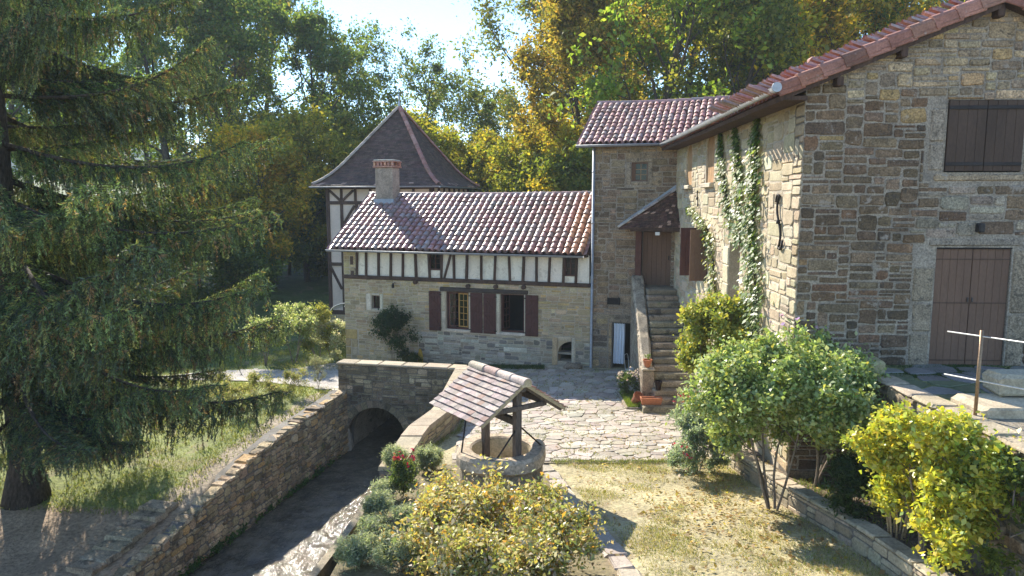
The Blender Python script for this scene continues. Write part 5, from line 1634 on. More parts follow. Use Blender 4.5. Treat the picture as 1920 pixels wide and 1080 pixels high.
MB().tube([(-.16, .17, .44), (-.17, .22, .85), (-.1, .23, .93), (.1, .23, .93), (.17, .22, .85), (.16, .17, .44)], .009, 6).build("back_frame", M_WIRE, chair)
hmat = lambda a, b, z: wloc(house, (a, b, z))
yb_ = MB()
pl = [(.11 * math.cos(t) * (1 - .25 * math.sin(t)), .34 + .34 * math.sin(t)) for t in np.linspace(0, 2 * math.pi, 18)[:-1]]
yb_.prism(pl, 0, .03)
p = hmat(3.5, -.30, 0)
yo = yb_.build("oval_board", M_YELLOW); yo.location = (p.x, p.y, tz(p.x, p.y) + .02); yo.rotation_euler = (R(-16), R(-10), HZ_)
tag(yo, "yellow pointed oval board leaning against the house wall", "board")

# ================================================================== vegetation
def unit(a):
    return a / np.maximum(np.linalg.norm(a, axis=-1, keepdims=True), 1e-9)

def leaf_cloud(C, size, g, up=.5, aspect=.5, fold=.18, hang=0.0, dirs=None):
    """kite-shaped leaves at points C -> (V, F); size scalar or array"""
    n = len(C)
    N = unit(g.normal(size=(n, 3)) + np.array([0, 0, up]))
    T = g.normal(size=(n, 3)) if dirs is None else dirs + g.normal(size=(n, 3)) * .5
    T = T + np.array([0, 0, -hang])
    T = unit(T - (T * N).sum(1, keepdims=True) * N)
    B = np.cross(N, T)
    s = (np.ones(n) * size * np.clip(g.lognormal(-.1, .35, n), .35, 1.5))[:, None]
    V = np.stack([C - T * s * .5, C + B * s * aspect * .5 + N * s * fold * .5 - T * s * .05, C + T * s * .5 - N * s * fold * .3, C - B * s * aspect * .5 + N * s * fold * .5 - T * s * .05], 1).reshape(-1, 3)
    F = np.arange(n * 4).reshape(n, 4)
    return V, F

def palette(n, g, cols, wts, var=.25):
    cols = np.array(cols, dtype=float); wts = np.array(wts, dtype=float)
    k = g.choice(len(cols), n, p=wts / wts.sum())
    c = cols[k] * g.uniform(1 - var, 1 + var, (n, 1)) * g.uniform(.92, 1.08, (n, 3))
    return np.repeat(c, 4, axis=0)

class Skel:
    """branch polylines with radii, and the twigs that carry leaves"""
    def __init__(self, seed):
        self.g = np.random.default_rng(seed)
        self.lines = []
        self.twigs = []
    def line(self, p, d, L, r0, r1, n=5, wander=.15, lift=0.0):
        pts = [np.array(p, float)]; d = np.array(d, float) / np.linalg.norm(d)
        for i in range(n):
            d = d + self.g.normal(size=3) * wander + np.array([0, 0, lift])
            d /= np.linalg.norm(d)
            pts.append(pts[-1] + d * L / n)
        self.lines.append((pts, np.linspace(r0, r1, n + 1)))
        return pts
    def at(self, pts, t):
        t = t * (len(pts) - 1); i = min(int(t), len(pts) - 2); f = t - i
        return pts[i] * (1 - f) + pts[i + 1] * f, pts[i + 1] - pts[i]
    def side(self, d, ang):
        d = d / np.linalg.norm(d)
        a = self.g.normal(size=3); a -= a.dot(d) * d; a /= np.linalg.norm(a)
        return d * math.cos(ang) + a * math.sin(ang)
    def mesh(self, name, mat, nside=5, rmin=0.0):
        mb = MB()
        for pts, rad in self.lines:
            if rad[0] < rmin: continue
            mb.tube(pts, list(rad), nside if rad[0] > .03 else 4, cap=False)
        return mb.mesh(name, mat, True)

def grow_tree(seed, h, base, rx, nl, r0, levels=(7, 5), trunk_lean=.04, top=.9, lift=.06, multi=1, wob=.10):
    """an ellipsoidal crown on a trunk: limbs -> boughs -> twigs"""
    S = Skel(seed); g = S.g
    cz = (h + base) / 2; rz = (h - base) / 2
    for m in range(multi):
        a0 = g.uniform(0, 6.28)
        d0 = np.array([math.cos(a0), math.sin(a0), 0]) * (trunk_lean if multi == 1 else .28) + np.array([0, 0, 1])
        p0 = np.array([math.cos(a0), math.sin(a0), 0]) * (0 if multi == 1 else r0 * 1.2)
        tr = S.line(p0, d0, h * top, r0 / (multi ** .4), r0 * .12, 9, wob * .5, .0)
        n1 = max(3, nl // multi)
        for k in range(n1):
            f = max(.04, base / h * .8) / top + (1 - max(.04, base / h * .8) / top) * ((k + g.uniform(0, .8)) / n1) ** .9
            f = min(f, .98)
            p, dd = S.at(tr, f)
            az = a0 + k * 2.399 + g.uniform(-.4, .4)
            el = R(10 + 55 * f + g.uniform(-12, 12))
            d = np.array([math.cos(az) * math.cos(el), math.sin(az) * math.cos(el), math.sin(el)])
            # distance to the crown's shell
            A = d / np.array([rx, rx, rz]); B = (p - np.array([0, 0, cz])) / np.array([rx, rx, rz])
            qa, qb, qc = A.dot(A), 2 * A.dot(B), B.dot(B) - 1
            disc = max(qb * qb - 4 * qa * qc, .01)
            L = max(.18 * rx, (-qb + math.sqrt(disc)) / (2 * qa)) * g.uniform(.72, 1.08)
            rr = max(r0 * .42 * (1 - f * .75) / (multi ** .3), .012)
            limb = S.line(p, d, L, rr, rr * .25, 6, wob, lift)
            for q in range(levels[0]):
                t = g.uniform(.3, 1.0) if q else 1.0
                p2, d2 = S.at(limb, min(t, .999))
                L2 = L * g.uniform(.28, .5)
                b = S.line(p2, S.side(d2, R(g.uniform(25, 65))), L2, rr * .35 * (1.2 - t * .6), rr * .08, 4, wob * 1.3, lift)
                for w in range(levels[1]):
                    p3, d3 = S.at(b, min(g.uniform(.25, 1.0), .999))
                    tw = S.line(p3, S.side(d3, R(g.uniform(20, 75))), L2 * g.uniform(.35, .65), rr * .10, rr * .03, 3, wob * 1.6, 0)
                    S.twigs.append(tw)
    return S

def leaves_on(S, per, sig, g):
    out = []
    for tw in S.twigs:
        t = g.uniform(0, 1, per) * (len(tw) - 1)
        i = np.minimum(t.astype(int), len(tw) - 2); f = (t - i)[:, None]
        T = np.array(tw)
        out.append(T[i] * (1 - f) + T[i + 1] * f + g.normal(size=(per, 3)) * sig * g.uniform(.3, 1.4, (per, 1)))
    return np.concatenate(out)

def proto_tree(seed, h, base, rx, nl, r0, per, leaf, sig, cols, wts, mat=None, levels=(7, 5), aspect=.6, up=.5, nside=5, rmin=.0, **kw):
    S = grow_tree(seed, h, base, rx, nl, r0, levels, **kw)
    C = leaves_on(S, per, sig, S.g)
    C[:, 2] = np.maximum(C[:, 2], .05)
    V, F = leaf_cloud(C, leaf, S.g, up, aspect)
    crown = np_mesh("crown", V, F, mat or M_LEAF, palette(len(C), S.g, cols, wts))
    return S.mesh("trunk", M_BARK, nside, rmin), crown

def plant_tree(name, label, cat, protos, x, y, scale, rz, tint, group, zs=1.0, sink=.15):
    t = thing(name, label, cat, (x, y, tz(x, y) - sink), rz, group)
    for nm, me in zip(("trunk", "crown"), protos):
        o = mkobj(nm, me, t)
        o.scale = (scale, scale, scale * zs)
        if nm == "crown":
            o.color = (*tint, 1)
    return t

GREEN = [(0.112, 0.174, 0.037), (0.154, 0.214, 0.044), (0.204, 0.245, 0.052), (0.082, 0.133, 0.037)]
OLIVE = [(0.204, 0.204, 0.044), (0.286, 0.245, 0.052), (0.154, 0.174, 0.041), (0.347, 0.265, 0.061)]
AUT = [(0.408, 0.323, 0.051), (0.510, 0.357, 0.051), (0.306, 0.289, 0.051), (0.544, 0.289, 0.051)]
P_OAK = proto_tree(101, 20, 5.0, 7.0, 16, .42, 46, .27, .36, GREEN + [(.24, .21, .05)], [3, 3, 2.5, 1.5, 1.2])
P_TALL = proto_tree(102, 21, 3.0, 4.8, 21, .34, 48, .25, .34, OLIVE + [(.09, .10, .02)], [3, 2, 2, 1.2, 2])
P_AIRY = proto_tree(103, 18, 5.0, 5.2, 15, .30, 24, .24, .30, GREEN + OLIVE[:2], [2, 2, 2, 1, 1, 1])
P_ROUND = proto_tree(104, 9, 1.2, 3.9, 16, .20, 70, .20, .26, [(.19, .205, .034), (.28, .26, .045), (.14, .17, .033), (.36, .30, .05)], [3, 3, 2, 1.5], levels=(6, 5))
P_SHRUB = proto_tree(105, 5.5, .25, 3.0, 15, .12, 75, .17, .22, [(.11, .15, .034), (.17, .195, .04), (.22, .23, .045), (.08, .115, .03)], [3, 3, 1.5, 2], levels=(6, 5), multi=3)
P_BARE = proto_tree(106, 14, 4.0, 3.6, 13, .20, 9, .22, .30, GREEN + OLIVE, [1] * 8)

FOREST = "trees on the slope behind the buildings"
def T(kind, u, D, topv, label, tint, zs=1.0, protos=None, natural=None):
    """stand a tree on the slope so that its top rises to the height seen in the photograph"""
    x = (u - 960) / 1333 * D
    z0 = tz(x, D)
    ztop = 6 + (377 - topv) / 1333 * D
    s = max(.2, (ztop - z0) / natural)
    return plant_tree(kind, label, "tree", protos, x, D, s / zs if zs != 1 else s, (u * 1.7) % 6.28, tint, FOREST, zs)
W1 = (1, 1, 1)
T("broadleaf_tree", 470, 62, 0, "tall dark tree with forking limbs, left of the sky gap", (1.0, 1.05, 1.0), 1, P_OAK, 20)
T("broadleaf_tree", 600, 64, 60, "tall dark tree just left of the blue sky", (1.0, 1.05, 1.05), 1, P_OAK, 20)
T("broadleaf_tree", 330, 60, -20, "high dark tree crown above the spruce's upper boughs", (.95, 1.0, .9), 1, P_OAK, 20)
T("broadleaf_tree", 160, 58, -20, "big tree showing through the middle of the spruce", (1.2, 1.3, 1.1), 1, P_OAK, 20)
T("broadleaf_tree", 10, 56, -20, "big tree behind the spruce trunk at the left edge", (1.3, 1.4, 1.1), 1, P_OAK, 20)
T("airy_tree", 690, 70, 105, "airy tall tree under the left part of the sky", (.85, .95, 1.0), 1, P_AIRY, 18)
T("airy_tree", 770, 68, 100, "airy tree with thin crown rising above the tower's finial", (.9, .95, .95), 1, P_AIRY, 18)
T("airy_tree", 862, 60, 178, "thin spreading tree to the right of the tower roof", (.95, .95, .9), 1, P_AIRY, 18)
T("bare_tree", 942, 64, 195, "nearly bare small tree below the sky gap", (.9, .9, .9), 1, P_BARE, 14)
T("tall_tree", 1085, 46, -40, "tall golden-brown tree right of the sky gap", (1.55, 1.3, 1.05), 1, P_TALL, 21)
T("tall_tree", 1150, 54, -110, "tall tree behind the golden-brown one", (1.25, 1.15, .9), 1, P_TALL, 21)
T("autumn_tree", 1210, 46, -130, "tall green and yellow tree above the wing's tiled roof", (1.6, 1.65, 1.0), 1, P_OAK, 20)
T("autumn_tree", 1330, 43, -110, "dark green tall tree above the wing roof's right end", (.95, 1.1, .95), 1, P_TALL, 21)
T("autumn_tree", 1430, 50, -160, "tall yellow autumn tree above the barn's gutter", (2.3, 1.9, .9), 1, P_TALL, 21)
T("autumn_tree", 1540, 47, -180, "tall orange-yellow autumn tree above the barn's verge", (2.5, 1.8, .8), 1, P_OAK, 20)
T("autumn_tree", 1660, 44, -170, "yellowish tall tree behind the barn gable", (2.2, 1.75, .85), 1, P_TALL, 21)
T("autumn_tree", 1800, 48, -180, "dark tall tree beyond the barn's ridge", (1.0, 1.1, .9), 1, P_OAK, 20)
T("autumn_tree", 1270, 60, -90, "green tree farther back between the two tall ones", (1.1, 1.2, .9), 1, P_OAK, 20)
for (u, D, tv, lab, tint) in (
        (575, 50, 210, "round yellow tree left of the tower's roof", (1.55, 1.45, 1.1)),
        (470, 46, 240, "small golden autumn tree at the spruce's right edge", (2.2, 1.7, .9)),
        (640, 54, 215, "brownish green round tree behind the yellow one", (1.1, 1.1, 1.0)),
        (668, 54, 248, "small yellow-green tree touching the tower roof's left hip", (1.5, 1.4, 1.0)),
        (772, 50, 215, "yellow-green round crown right behind the tower's finial", (1.35, 1.35, .9)),
        (540, 52, 305, "dusky green round tree behind the tower's left corner", (.75, .85, .9)),
        (905, 54, 250, "yellow-green round tree right of the tower roof", (1.55, 1.4, .95)),
        (985, 50, 268, "pale green round tree above the house ridge", (1.5, 1.4, 1.0)),
        (1060, 44, 235, "yellow-leaved round tree against the wing's left edge", (1.7, 1.5, .9)),
        (855, 58, 265, "light green small tree beside the tower's right hip", (1.3, 1.35, 1.0)),
        (945, 52, 262, "yellowish tree between the airy trees over the house", (1.6, 1.4, .9)),
        (1030, 48, 225, "olive round tree under the golden-brown one", (1.4, 1.2, .9)),
        (420, 48, 320, "deep green round tree behind the spruce's outer boughs", (.7, .8, .85)),
        (500, 54, 215, "mid-green round tree above the golden autumn tree", (1.0, 1.0, .9))):
    T("small_tree", u, D, tv, lab, tint, 1, P_ROUND, 10)
for (u, D, tv, lab, tint) in (
        (445, 46, 400, "dark shrub at the far end of the shaded lawn", (.95, 1.05, 1.1)),
        (520, 48, 400, "dark shrub in the shade left of the tower wall", (.95, 1.05, 1.1)),
        (570, 50, 380, "dark shrub close behind the tower's left corner", (.95, 1.05, 1.1)),
        (480, 50, 345, "tall dark shrub in the middle of the shaded hedge", (.95, 1.05, 1.1)),
        (380, 38, 410, "dark shrub showing under the spruce boughs", (.7, .85, .85)),
        (880, 52, 300, "light green shrub over the house ridge near the tower", (1.3, 1.3, 1.0)),
        (950, 49, 305, "yellow-green shrub over the middle of the house ridge", (1.7, 1.5, 1.0)),
        (1015, 46, 312, "pale yellow shrub over the right part of the ridge", (1.8, 1.6, 1.0)),
        (1075, 42, 318, "green shrub touching the wing's left edge", (1.3, 1.3, .9)),
        (300, 36, 420, "broad shrub behind the spruce, lower left", (1.0, 1.1, .9)),
        (190, 38, 400, "broad shrub seen through the left of the spruce", (1.2, 1.3, .9)),
        (70, 36, 420, "broad shrub behind the spruce trunk", (1.1, 1.2, .9)),
        (-60, 37, 380, "broad shrub at the left picture edge", (1.1, 1.2, .9))):
    T("shrub", u, D, tv, lab, tint, 1, P_SHRUB, 5.5)
# the far wood that closes the view between the trunks
for k in range(26):
    u = -350 + k * 105 + rng.uniform(-30, 30)
    D = rng.uniform(72, 100)
    if 560 < u < 1000:
        tv = 310 + rng.uniform(-10, 20)
    else:
        tv = (40 if u < 560 else -20) + rng.uniform(-50, 60)
    side_ = "left" if u < 560 else ("right" if u > 1000 else "middle")
    t = T("forest_tree", u, D, tv, {"left": "far tree of the dim wood beyond the tall left trees", "right": "far tree of the wood beyond the autumn trees", "middle": "far low tree of the wood below the sky gap"}[side_], (rng.uniform(.7, 1.5), rng.uniform(.9, 1.3), rng.uniform(.7, 1.0)), 1, P_OAK if tv < 200 else P_ROUND, 20 if tv < 200 else 9)
    t["group"] = "far wood, " + side_

# ------------------------------------------------------------------ the big spruce
def spruce_branch(seed, L=5.0):
    g = np.random.default_rng(seed)
    stems = MB()
    n = 12
    ts = np.linspace(0, 1, n)
    ax = np.stack([L * ts, .12 * np.sin(ts * 4 + seed) * L * .2, L * (-.34 * ts + .27 * ts ** 2.6)], 1)
    stems.tube([tuple(p) for p in ax], list(np.linspace(.055, .008, n)), 5, cap=False)
    segs = []                                  # (p, q) bearing needles
    def ax_at(t):
        f = t * (n - 1); i = min(int(f), n - 2); f -= i
        return ax[i] * (1 - f) + ax[i + 1] * f, ax[i + 1] - ax[i]
    t = .10
    while t < 1.0:
        p, d = ax_at(t); d = d / np.linalg.norm(d)
        for s in (-1, 1):
            if g.random() < .12: continue
            ln = (.30 + 1.0 * (1 - t) ** .8 * min(1, t * 3.2)) * g.uniform(.6, 1.15)
            a = R(g.uniform(38, 62)) * s
            dd = np.array([d[0] * math.cos(a) - d[1] * math.sin(a), d[0] * math.sin(a) + d[1] * math.cos(a), d[2] - .12])
            pts = [p]
            m = 5
            for k in range(m):
                dd = dd + np.array([g.normal() * .07, g.normal() * .07, -.10])
                dd = dd / np.linalg.norm(dd)
                pts.append(pts[-1] + dd * ln / m)
            stems.tube([tuple(q) for q in pts], list(np.linspace(.010, .003, m + 1)), 3, cap=False)
            for k in range(m):
                segs.append((pts[k], pts[k + 1], 1.25))
            # hanging twigs
            nh = max(2, int(ln / .12))
            for k in range(nh):
                f = g.uniform(.1, 1.0) * m; i = min(int(f), m - 1); f -= i
                q = pts[i] * (1 - f) + pts[i + 1] * f
                hl = g.uniform(.15, .80) * (1.0 - .4 * t)
                e = q + np.array([g.normal() * .06, g.normal() * .06, -hl * .5])
                e2 = e + np.array([g.normal() * .05, g.normal() * .05, -hl * .5])
                segs.append((q, e, .8)); segs.append((e, e2, .65))
                stems.tube([tuple(q), tuple(e), tuple(e2)], [.004, .003, .002], 3, cap=False)
        t += g.uniform(.013, .021)
    for k in range(n - 5, n - 1):
        segs.append((ax[k], ax[k + 1], 1.2))
    A = np.array([s[0] for s in segs]); B = np.array([s[1] for s in segs]); W = np.array([s[2] for s in segs])
    ln = np.linalg.norm(B - A, axis=1)
    cnt = np.maximum(3, (ln / .012).astype(int))
    ii = np.repeat(np.arange(len(segs)), cnt)
    f = g.uniform(0, 1, len(ii))[:, None]
    P = A[ii] * (1 - f) + B[ii] * f
    D = unit(B[ii] - A[ii])
    O = g.normal(size=P.shape); O = unit(O - (O * D).sum(1, keepdims=True) * D)
    tip = unit(D * .75 + O * .8 + np.array([0, 0, .05]))
    l = (g.uniform(.045, .085, len(ii)) * W[ii])[:, None]
    S_ = np.cross(tip, g.normal(size=P.shape)); S_ = unit(S_) * .010
    V = np.stack([P - S_, P + S_, P + tip * l], 1).reshape(-1, 3)
    F = np.arange(len(V)).reshape(-1, 3)
    base_c = np.array([[.062, .095, .034], [.105, .148, .046], [.030, .046, .020], [.17, .17, .05], [.17, .11, .042]])
    sc = g.choice(5, len(segs), p=[.36, .24, .22, .10, .08]); sc[1:] = np.where(g.random(len(sc) - 1) < .55, sc[:-1], sc[1:])
    c = base_c[sc][ii] * g.uniform(.6, 1.4, (len(ii), 1))
    needles = np_mesh("needles", V, F, M_NEEDLE, np.repeat(c, 3, axis=0))
    return stems.mesh("branch", M_BARK, True), needles
SPB = [spruce_branch(s) for s in (1, 2, 3, 4)]
spx, spy = -11.2, 15.7
spruce = thing("spruce_tree", "huge dark spruce with hanging boughs filling the left side", "tree", (spx, spy, tz(spx, spy) - .1))
SH = 21.0
MB().tube([(.02 * math.sin(z), .03 * math.sin(z * .7), z) for z in np.linspace(0, SH, 24)], [.32 * (1 - z / SH) ** .8 + .02 + (.18 if z < .4 else 0) for z in np.linspace(0, SH, 24)], 14).build("trunk", M_BARK, spruce, True)
r_ = random.Random(17)
az = 0.3
for i in range(128):
    f = ((i + r_.random()) / 128) ** 1.12
    z = 2.3 + f * (SH - 3.2)
    az += 2.399 + r_.uniform(-.5, .5)
    Lb = 5.75 * (1 - max(0, (z - 7.0)) / (SH - 4.0)) * r_.uniform(.5, 1.08)
    if z < 2.6: Lb *= r_.uniform(.6, .95)
    if Lb < .5: continue
    st, nd_ = SPB[r_.randrange(4)]
    s = Lb / 5.0
    tilt = R(r_.uniform(-18, 10)) - R(8) * (z / SH)
    b = mkobj("bough", st, spruce, (0, 0, z), (r_.uniform(-.25, .25), tilt, az))
    b.scale = (s, s * r_.uniform(.8, 1.15), max(s, .75) * r_.uniform(.8, 1.35))
    o = mkobj("needles", nd_, b)
    q = r_.uniform(1.4, 2.9)
    o.color = (q, q * r_.uniform(.92, 1.02), q * .95, 1)

# low boughs hanging over the bank
for (z, az, Lb, tl) in ((3.6, .05, 5.9, 6), (4.6, .35, 5.7, 2), (5.6, -.15, 6.0, 0), (6.9, .15, 5.7, -2), (8.2, -.05, 5.4, -4), (3.2, -.55, 4.6, 8), (4.2, -.35, 5.6, 5), (9.6, .2, 5.0, -4), (11.0, -.1, 4.6, -6), (2.2, -1.5, 3.2, 10), (5.2, -.7, 5.4, 4), (7.4, .6, 5.4, 0)):
    st, nd_ = SPB[r_.randrange(4)]
    sc_ = Lb / 5.0
    b = mkobj("bough", st, spruce, (0, 0, z), (r_.uniform(-.2, .2), R(tl), az))
    b.scale = (sc_, sc_, sc_ * 1.15)
    o = mkobj("needles", nd_, b)
    q = r_.uniform(1.3, 2.4)
    o.color = (q, q * .98, q * .92, 1)

# ------------------------------------------------------------------ bushes near the camera
def bush(name, label, x, y, z, h, base, rx, nl, r0, per, leaf, sig, cols, wts, seed, multi=3, levels=(6, 4), mat=None, aspect=.55, up=.5, bark=None, flowers=None, cat="bush", ry=None, lift=.05, wob=.12, sx=1.0, hang=0.0, group=None):
    S = grow_tree(seed, h, base, rx, nl, r0, levels, multi=multi, lift=lift, wob=wob)
    t = thing(name, label, cat, (x, y, z), (seed * .7) % 6.28, group)
    me = S.mesh("stems", bark or M_BARK_PALE, 6)
    o = mkobj("stems", me, t)
    C = leaves_on(S, per, sig, S.g)
    C[:, 2] = np.maximum(C[:, 2], .03)
    V, F = leaf_cloud(C, leaf, S.g, up, aspect, hang=hang)
    o2 = mkobj("foliage", np_mesh("foliage", V, F, mat or M_LEAF, palette(len(C), S.g, cols, wts)), t)
    if flowers:
        col, n, fs = flowers
        shell = C[np.argsort(-np.linalg.norm((C - np.array([0, 0, h * .55])) * np.array([1, 1, 1.1]), axis=1))[:max(n * 6, n)]]
        P = shell[S.g.choice(len(shell), n, replace=False)] + np.array([0, 0, .02])
        P4 = np.repeat(P, 5, axis=0) + S.g.normal(size=(n * 5, 3)) * fs * .3
        V, F = leaf_cloud(P4, fs, S.g, .8, .8)
        mkobj("blossom", np_mesh("blossom", V, F, M_PETAL, np.repeat(np.array([col]) * S.g.uniform(.8, 1.15, (n * 5, 1)), 4, axis=0)), t)
    return t
HIB = [(.28, .37, .11), (.37, .46, .15), (.48, .54, .26), (.20, .29, .08), (.50, .46, .10)]
bush("leafy_bush", "large bright green leafy bush in front of the barn corner", 4.52, 11.75, tz(4.9, 11.75), 2.62, 1.22, 1.12, 40, .06, 72, .078, .09, HIB, [3, 3, 2.5, 2, .7], 201, 6, (8, 5), M_LEAF_GLOSS, .6, .7, flowers=((.62, .40, .62), 4, .06))
bush("leafy_bush", "second green leafy bush touching the barn corner's foot", 5.35, 12.1, tz(5.35, 12.0), 2.45, .9, .9, 16, .05, 84, .078, .08, HIB, [3, 3, 2.5, 2, .7], 202, 3, (6, 5), M_LEAF_GLOSS, .6, .7, flowers=((.62, .42, .6), 2, .06))
bush("climbing_vine_bush", "yellow-green spreading vine bush at the foot of the ivy", 4.72, 15.6, .42, 3.25, 1.9, .85, 18, .05, 44, .08, .08, [(.42, .43, .08), (.32, .38, .08), (.54, .47, .07), (.24, .31, .07)], [3, 3, 1.5, 2], 203, 3, (6, 5), M_LEAF_GLOSS, .7, .6)
bush("yellow_bush", "bright yellow-leaved bush in front of the retaining wall", 5.36, 8.75, tz(5.6, 8.75) - .02, 1.8, .7, .80, 26, .05, 88, .075, .07, [(.55, .53, .06), (.45, .50, .075), (.62, .56, .07), (.30, .40, .07), (.58, .44, .05)], [3, 3, 2, 1.4, .6], 204, 3, (6, 5), M_LEAF_GLOSS, .6, .6)
FRT = [(.58, .46, .10), (.46, .44, .13), (.60, .52, .28), (.28, .33, .09), (.62, .34, .06), (.55, .50, .36), (.36, .26, .14)]
FW = [2.4, 2.4, 2, 2, 1, 1.6, 1.2]
bush("yellowing_bush", "broad yellowing bush in front of the well, left half", -.75, 9.7, tz(-.4, 9.7), .85, .05, .98, 24, .018, 38, .068, .09, FRT, FW, 205, 6, (6, 4), M_LEAF_GLOSS, .5, .5, cat="bush")
bush("yellowing_bush", "broad yellowing bush in front of the well, right half", .42, 9.3, tz(.5, 9.3), .82, .05, .90, 22, .018, 38, .068, .09, FRT, [2, 2.4, 1.6, 3, .8, 1.4, 1.2], 206, 6, (6, 4), M_LEAF_GLOSS, .5, .5)
bush("yellowing_bush", "pale yellowing bush low at the bottom edge of the picture", -.45, 8.4, tz(-.2, 8.4), .65, .05, 1.1, 22, .018, 36, .066, .09, FRT, [2, 2.4, 2.4, 3, .6, 2, 1.6], 207, 6, (6, 4), M_LEAF_GLOSS, .5, .5)
ROS = [(.31, .37, .25), (.41, .46, .33), (.22, .28, .17), (.50, .53, .41)]
for (x, y, h, rx, lab, sd) in ((-2.42, 13.7, .28, .26, "grey-green rosemary hanging over the parapet's near end", 211), (-1.65, 14.0, .34, .40, "grey-green lavender clump between parapet and well", 212), (-2.2, 11.3, .32, .28, "grey-green rosemary mound by the water", 213), (-1.55, 10.4, .40, .32, "pale rosemary mound left of the yellowing bush", 214), (-2.12, 10.35, .26, .26, "low grey herb mound at the water's edge", 215), (-2.15, 9.5, .26, .26, "leafy herb mound at the bottom edge beside the water", 216), (-1.55, 9.3, .34, .34, "pale herb mound between the water and the yellowing bush at the bottom edge", 217), (-2.28, 12.3, .22, .22, "low grey herb tuft behind the rosemary mound", 218)):
    zz = .70 if sd == 211 else tz(max(x, float(canal_right(y)) + .6), y)
    bush("rosemary_bush", lab, x, y, zz, h, .05, rx, 20, .012, 60, .055, .04, ROS, [3, 2, 2, 1.5], sd, 8, (6, 4), M_LEAF, .16, .9, lift=.12)
bush("red_salvia", "red-flowered salvia beside the parapet's near end", -2.0, 12.4, tz(-2.0, 12.4), .62, .15, .22, 10, .01, 18, .05, .06, [(.10, .16, .05), (.16, .2, .06)], [1, 1], 221, 5, (5, 3), M_LEAF, .4, .5, flowers=((.55, .03, .09), 28, .04), lift=.12)
bush("salvia_bush", "silvery green bush with red flowers at the lawn's far corner", 3.85, 14.1, tz(3.85, 14.1), 1.0, .05, .85, 28, .015, 55, .055, .05, [(.27, .36, .26), (.38, .45, .36), (.18, .26, .16), (.48, .53, .44)], [3, 3, 2, 1.5], 222, 7, (6, 4), M_LEAF, .4, .6, flowers=((.55, .04, .09), 60, .04), lift=.10)
bush("fern_bush", "dark green leafy clump in the planter under the large leafy bush", 5.35, 10.7, tz(5.5, 10.7), .75, .05, .62, 16, .012, 26, .07, .06, [(.06, .11, .04), (.09, .15, .045), (.05, .085, .035)], [1, 1, 1], 223, 5, (5, 4), M_LEAF, .35, .4)
bush("fern_bush", "green creeper plant at the lower right picture corner", 6.0, 7.9, tz(5.9, 7.9) + .02, 1.5, .05, .6, 14, .012, 20, .07, .06, [(.16, .22, .05), (.22, .28, .05), (.10, .15, .04)], [1, 1, 1], 224, 4, (5, 4), M_LEAF, .55, .4)
rp = hmat(2.35, -.35, 0)
bush("climbing_rose", "dark green climbing rose against the house wall", rp.x, rp.y, tz(rp.x, rp.y), 2.05, .5, 1.0, 18, .02, 26, .085, .09, [(.045, .085, .035), (.065, .11, .04), (.035, .06, .025)], [2, 2, 1], 231, 4, (5, 4), M_LEAF, .55, .4)
rp = hmat(3.25, -.4, 0)
bush("weed_clump", "small weedy tuft at the foot of the house wall", rp.x, rp.y, tz(rp.x, rp.y), .45, .05, .45, 9, .008, 18, .07, .05, [(.09, .14, .04), (.16, .19, .05)], [2, 1], 232, 4, (4, 3), M_LEAF, .4, .4)
# garden shrubs on the far left bank
GS = [(.36, .43, .16), (.46, .52, .25), (.25, .32, .10), (.56, .57, .42)]
for (x, y, h, rx, lab, sd, cols, ba) in (
        (-8.95, 28.6, 2.15, 1.15, "pale green garden shrub with bare stems, middle one left of the house", 241, GS, .8),
        (-8.05, 28.9, 2.1, .85, "yellow-tinged garden shrub next to the tower wall", 242, [(.26, .28, .07), (.34, .32, .08), (.18, .22, .06)], .7),
        (-7.5, 29.2, 1.6, .8, "silvery white-flowered shrub at the house corner", 243, [(.52, .55, .42), (.38, .44, .24), (.64, .64, .55)], .2),
        (-10.0, 28.2, 1.75, .8, "thin bare-stemmed shrub nearest the spruce boughs", 244, GS, .8)):
    bush("garden_shrub", lab, x, y, tz(x, y), h, ba, rx, 16, .04, 24, .085, .08, cols, [1] * len(cols), sd, 3, (6, 4), M_LEAF, .5, .5)
bush("broom_plant", "wispy broom-like plant on the path's edge by the parapet", -6.75, 24.2, tz(-6.9, 24.2), 1.0, .2, .42, 18, .010, 10, .06, .03, [(.24, .27, .16), (.30, .30, .2)], [1, 1], 245, 7, (5, 3), M_LEAF, .14, .8, lift=.16)
for k, (x, y) in enumerate(((-7.6, 21.9), (-8.3, 22.5), (-7.2, 22.9), (-8.9, 21.6), (-9.6, 22.4), (-8.2, 20.9))):
    bush("garden_weed", ["straggly pale weed on the bank below the path, by the canal wall", "straggly pale weed just under the gravel path", "straggly weed nearest the broom-like plant", "straggly weed under the spruce's outer twigs", "straggly weed farthest left on the bank", "straggly weed nearest the canal wall's middle"][k], x, y, tz(x, y), .55 + .1 * (k % 3), .05, .5, 10, .008, 16, .05, .05, [(.30, .30, .12), (.38, .34, .18), (.2, .25, .07)], [1, 1, 1], 250 + k, 5, (4, 3), M_LEAF, .4, .5)
# dry canes in the planter
canes = thing("dry_canes", "cluster of dry straw-coloured canes in the planter", "plant", (5.55, 9.75, tz(5.5, 9.75)))
for k in range(9):
    a = k * .7; h = rng.uniform(.5, .95)
    MB().tube([(.1 * math.cos(a), .1 * math.sin(a), 0), (.18 * math.cos(a), .16 * math.sin(a), h * .6), (.2 * math.cos(a) + rng.uniform(-.05, .05), .2 * math.sin(a), h)], [.014, .012, .006], 6, (2.2, 1.9, 1.3)).build("cane", M_BARK_PALE, canes)
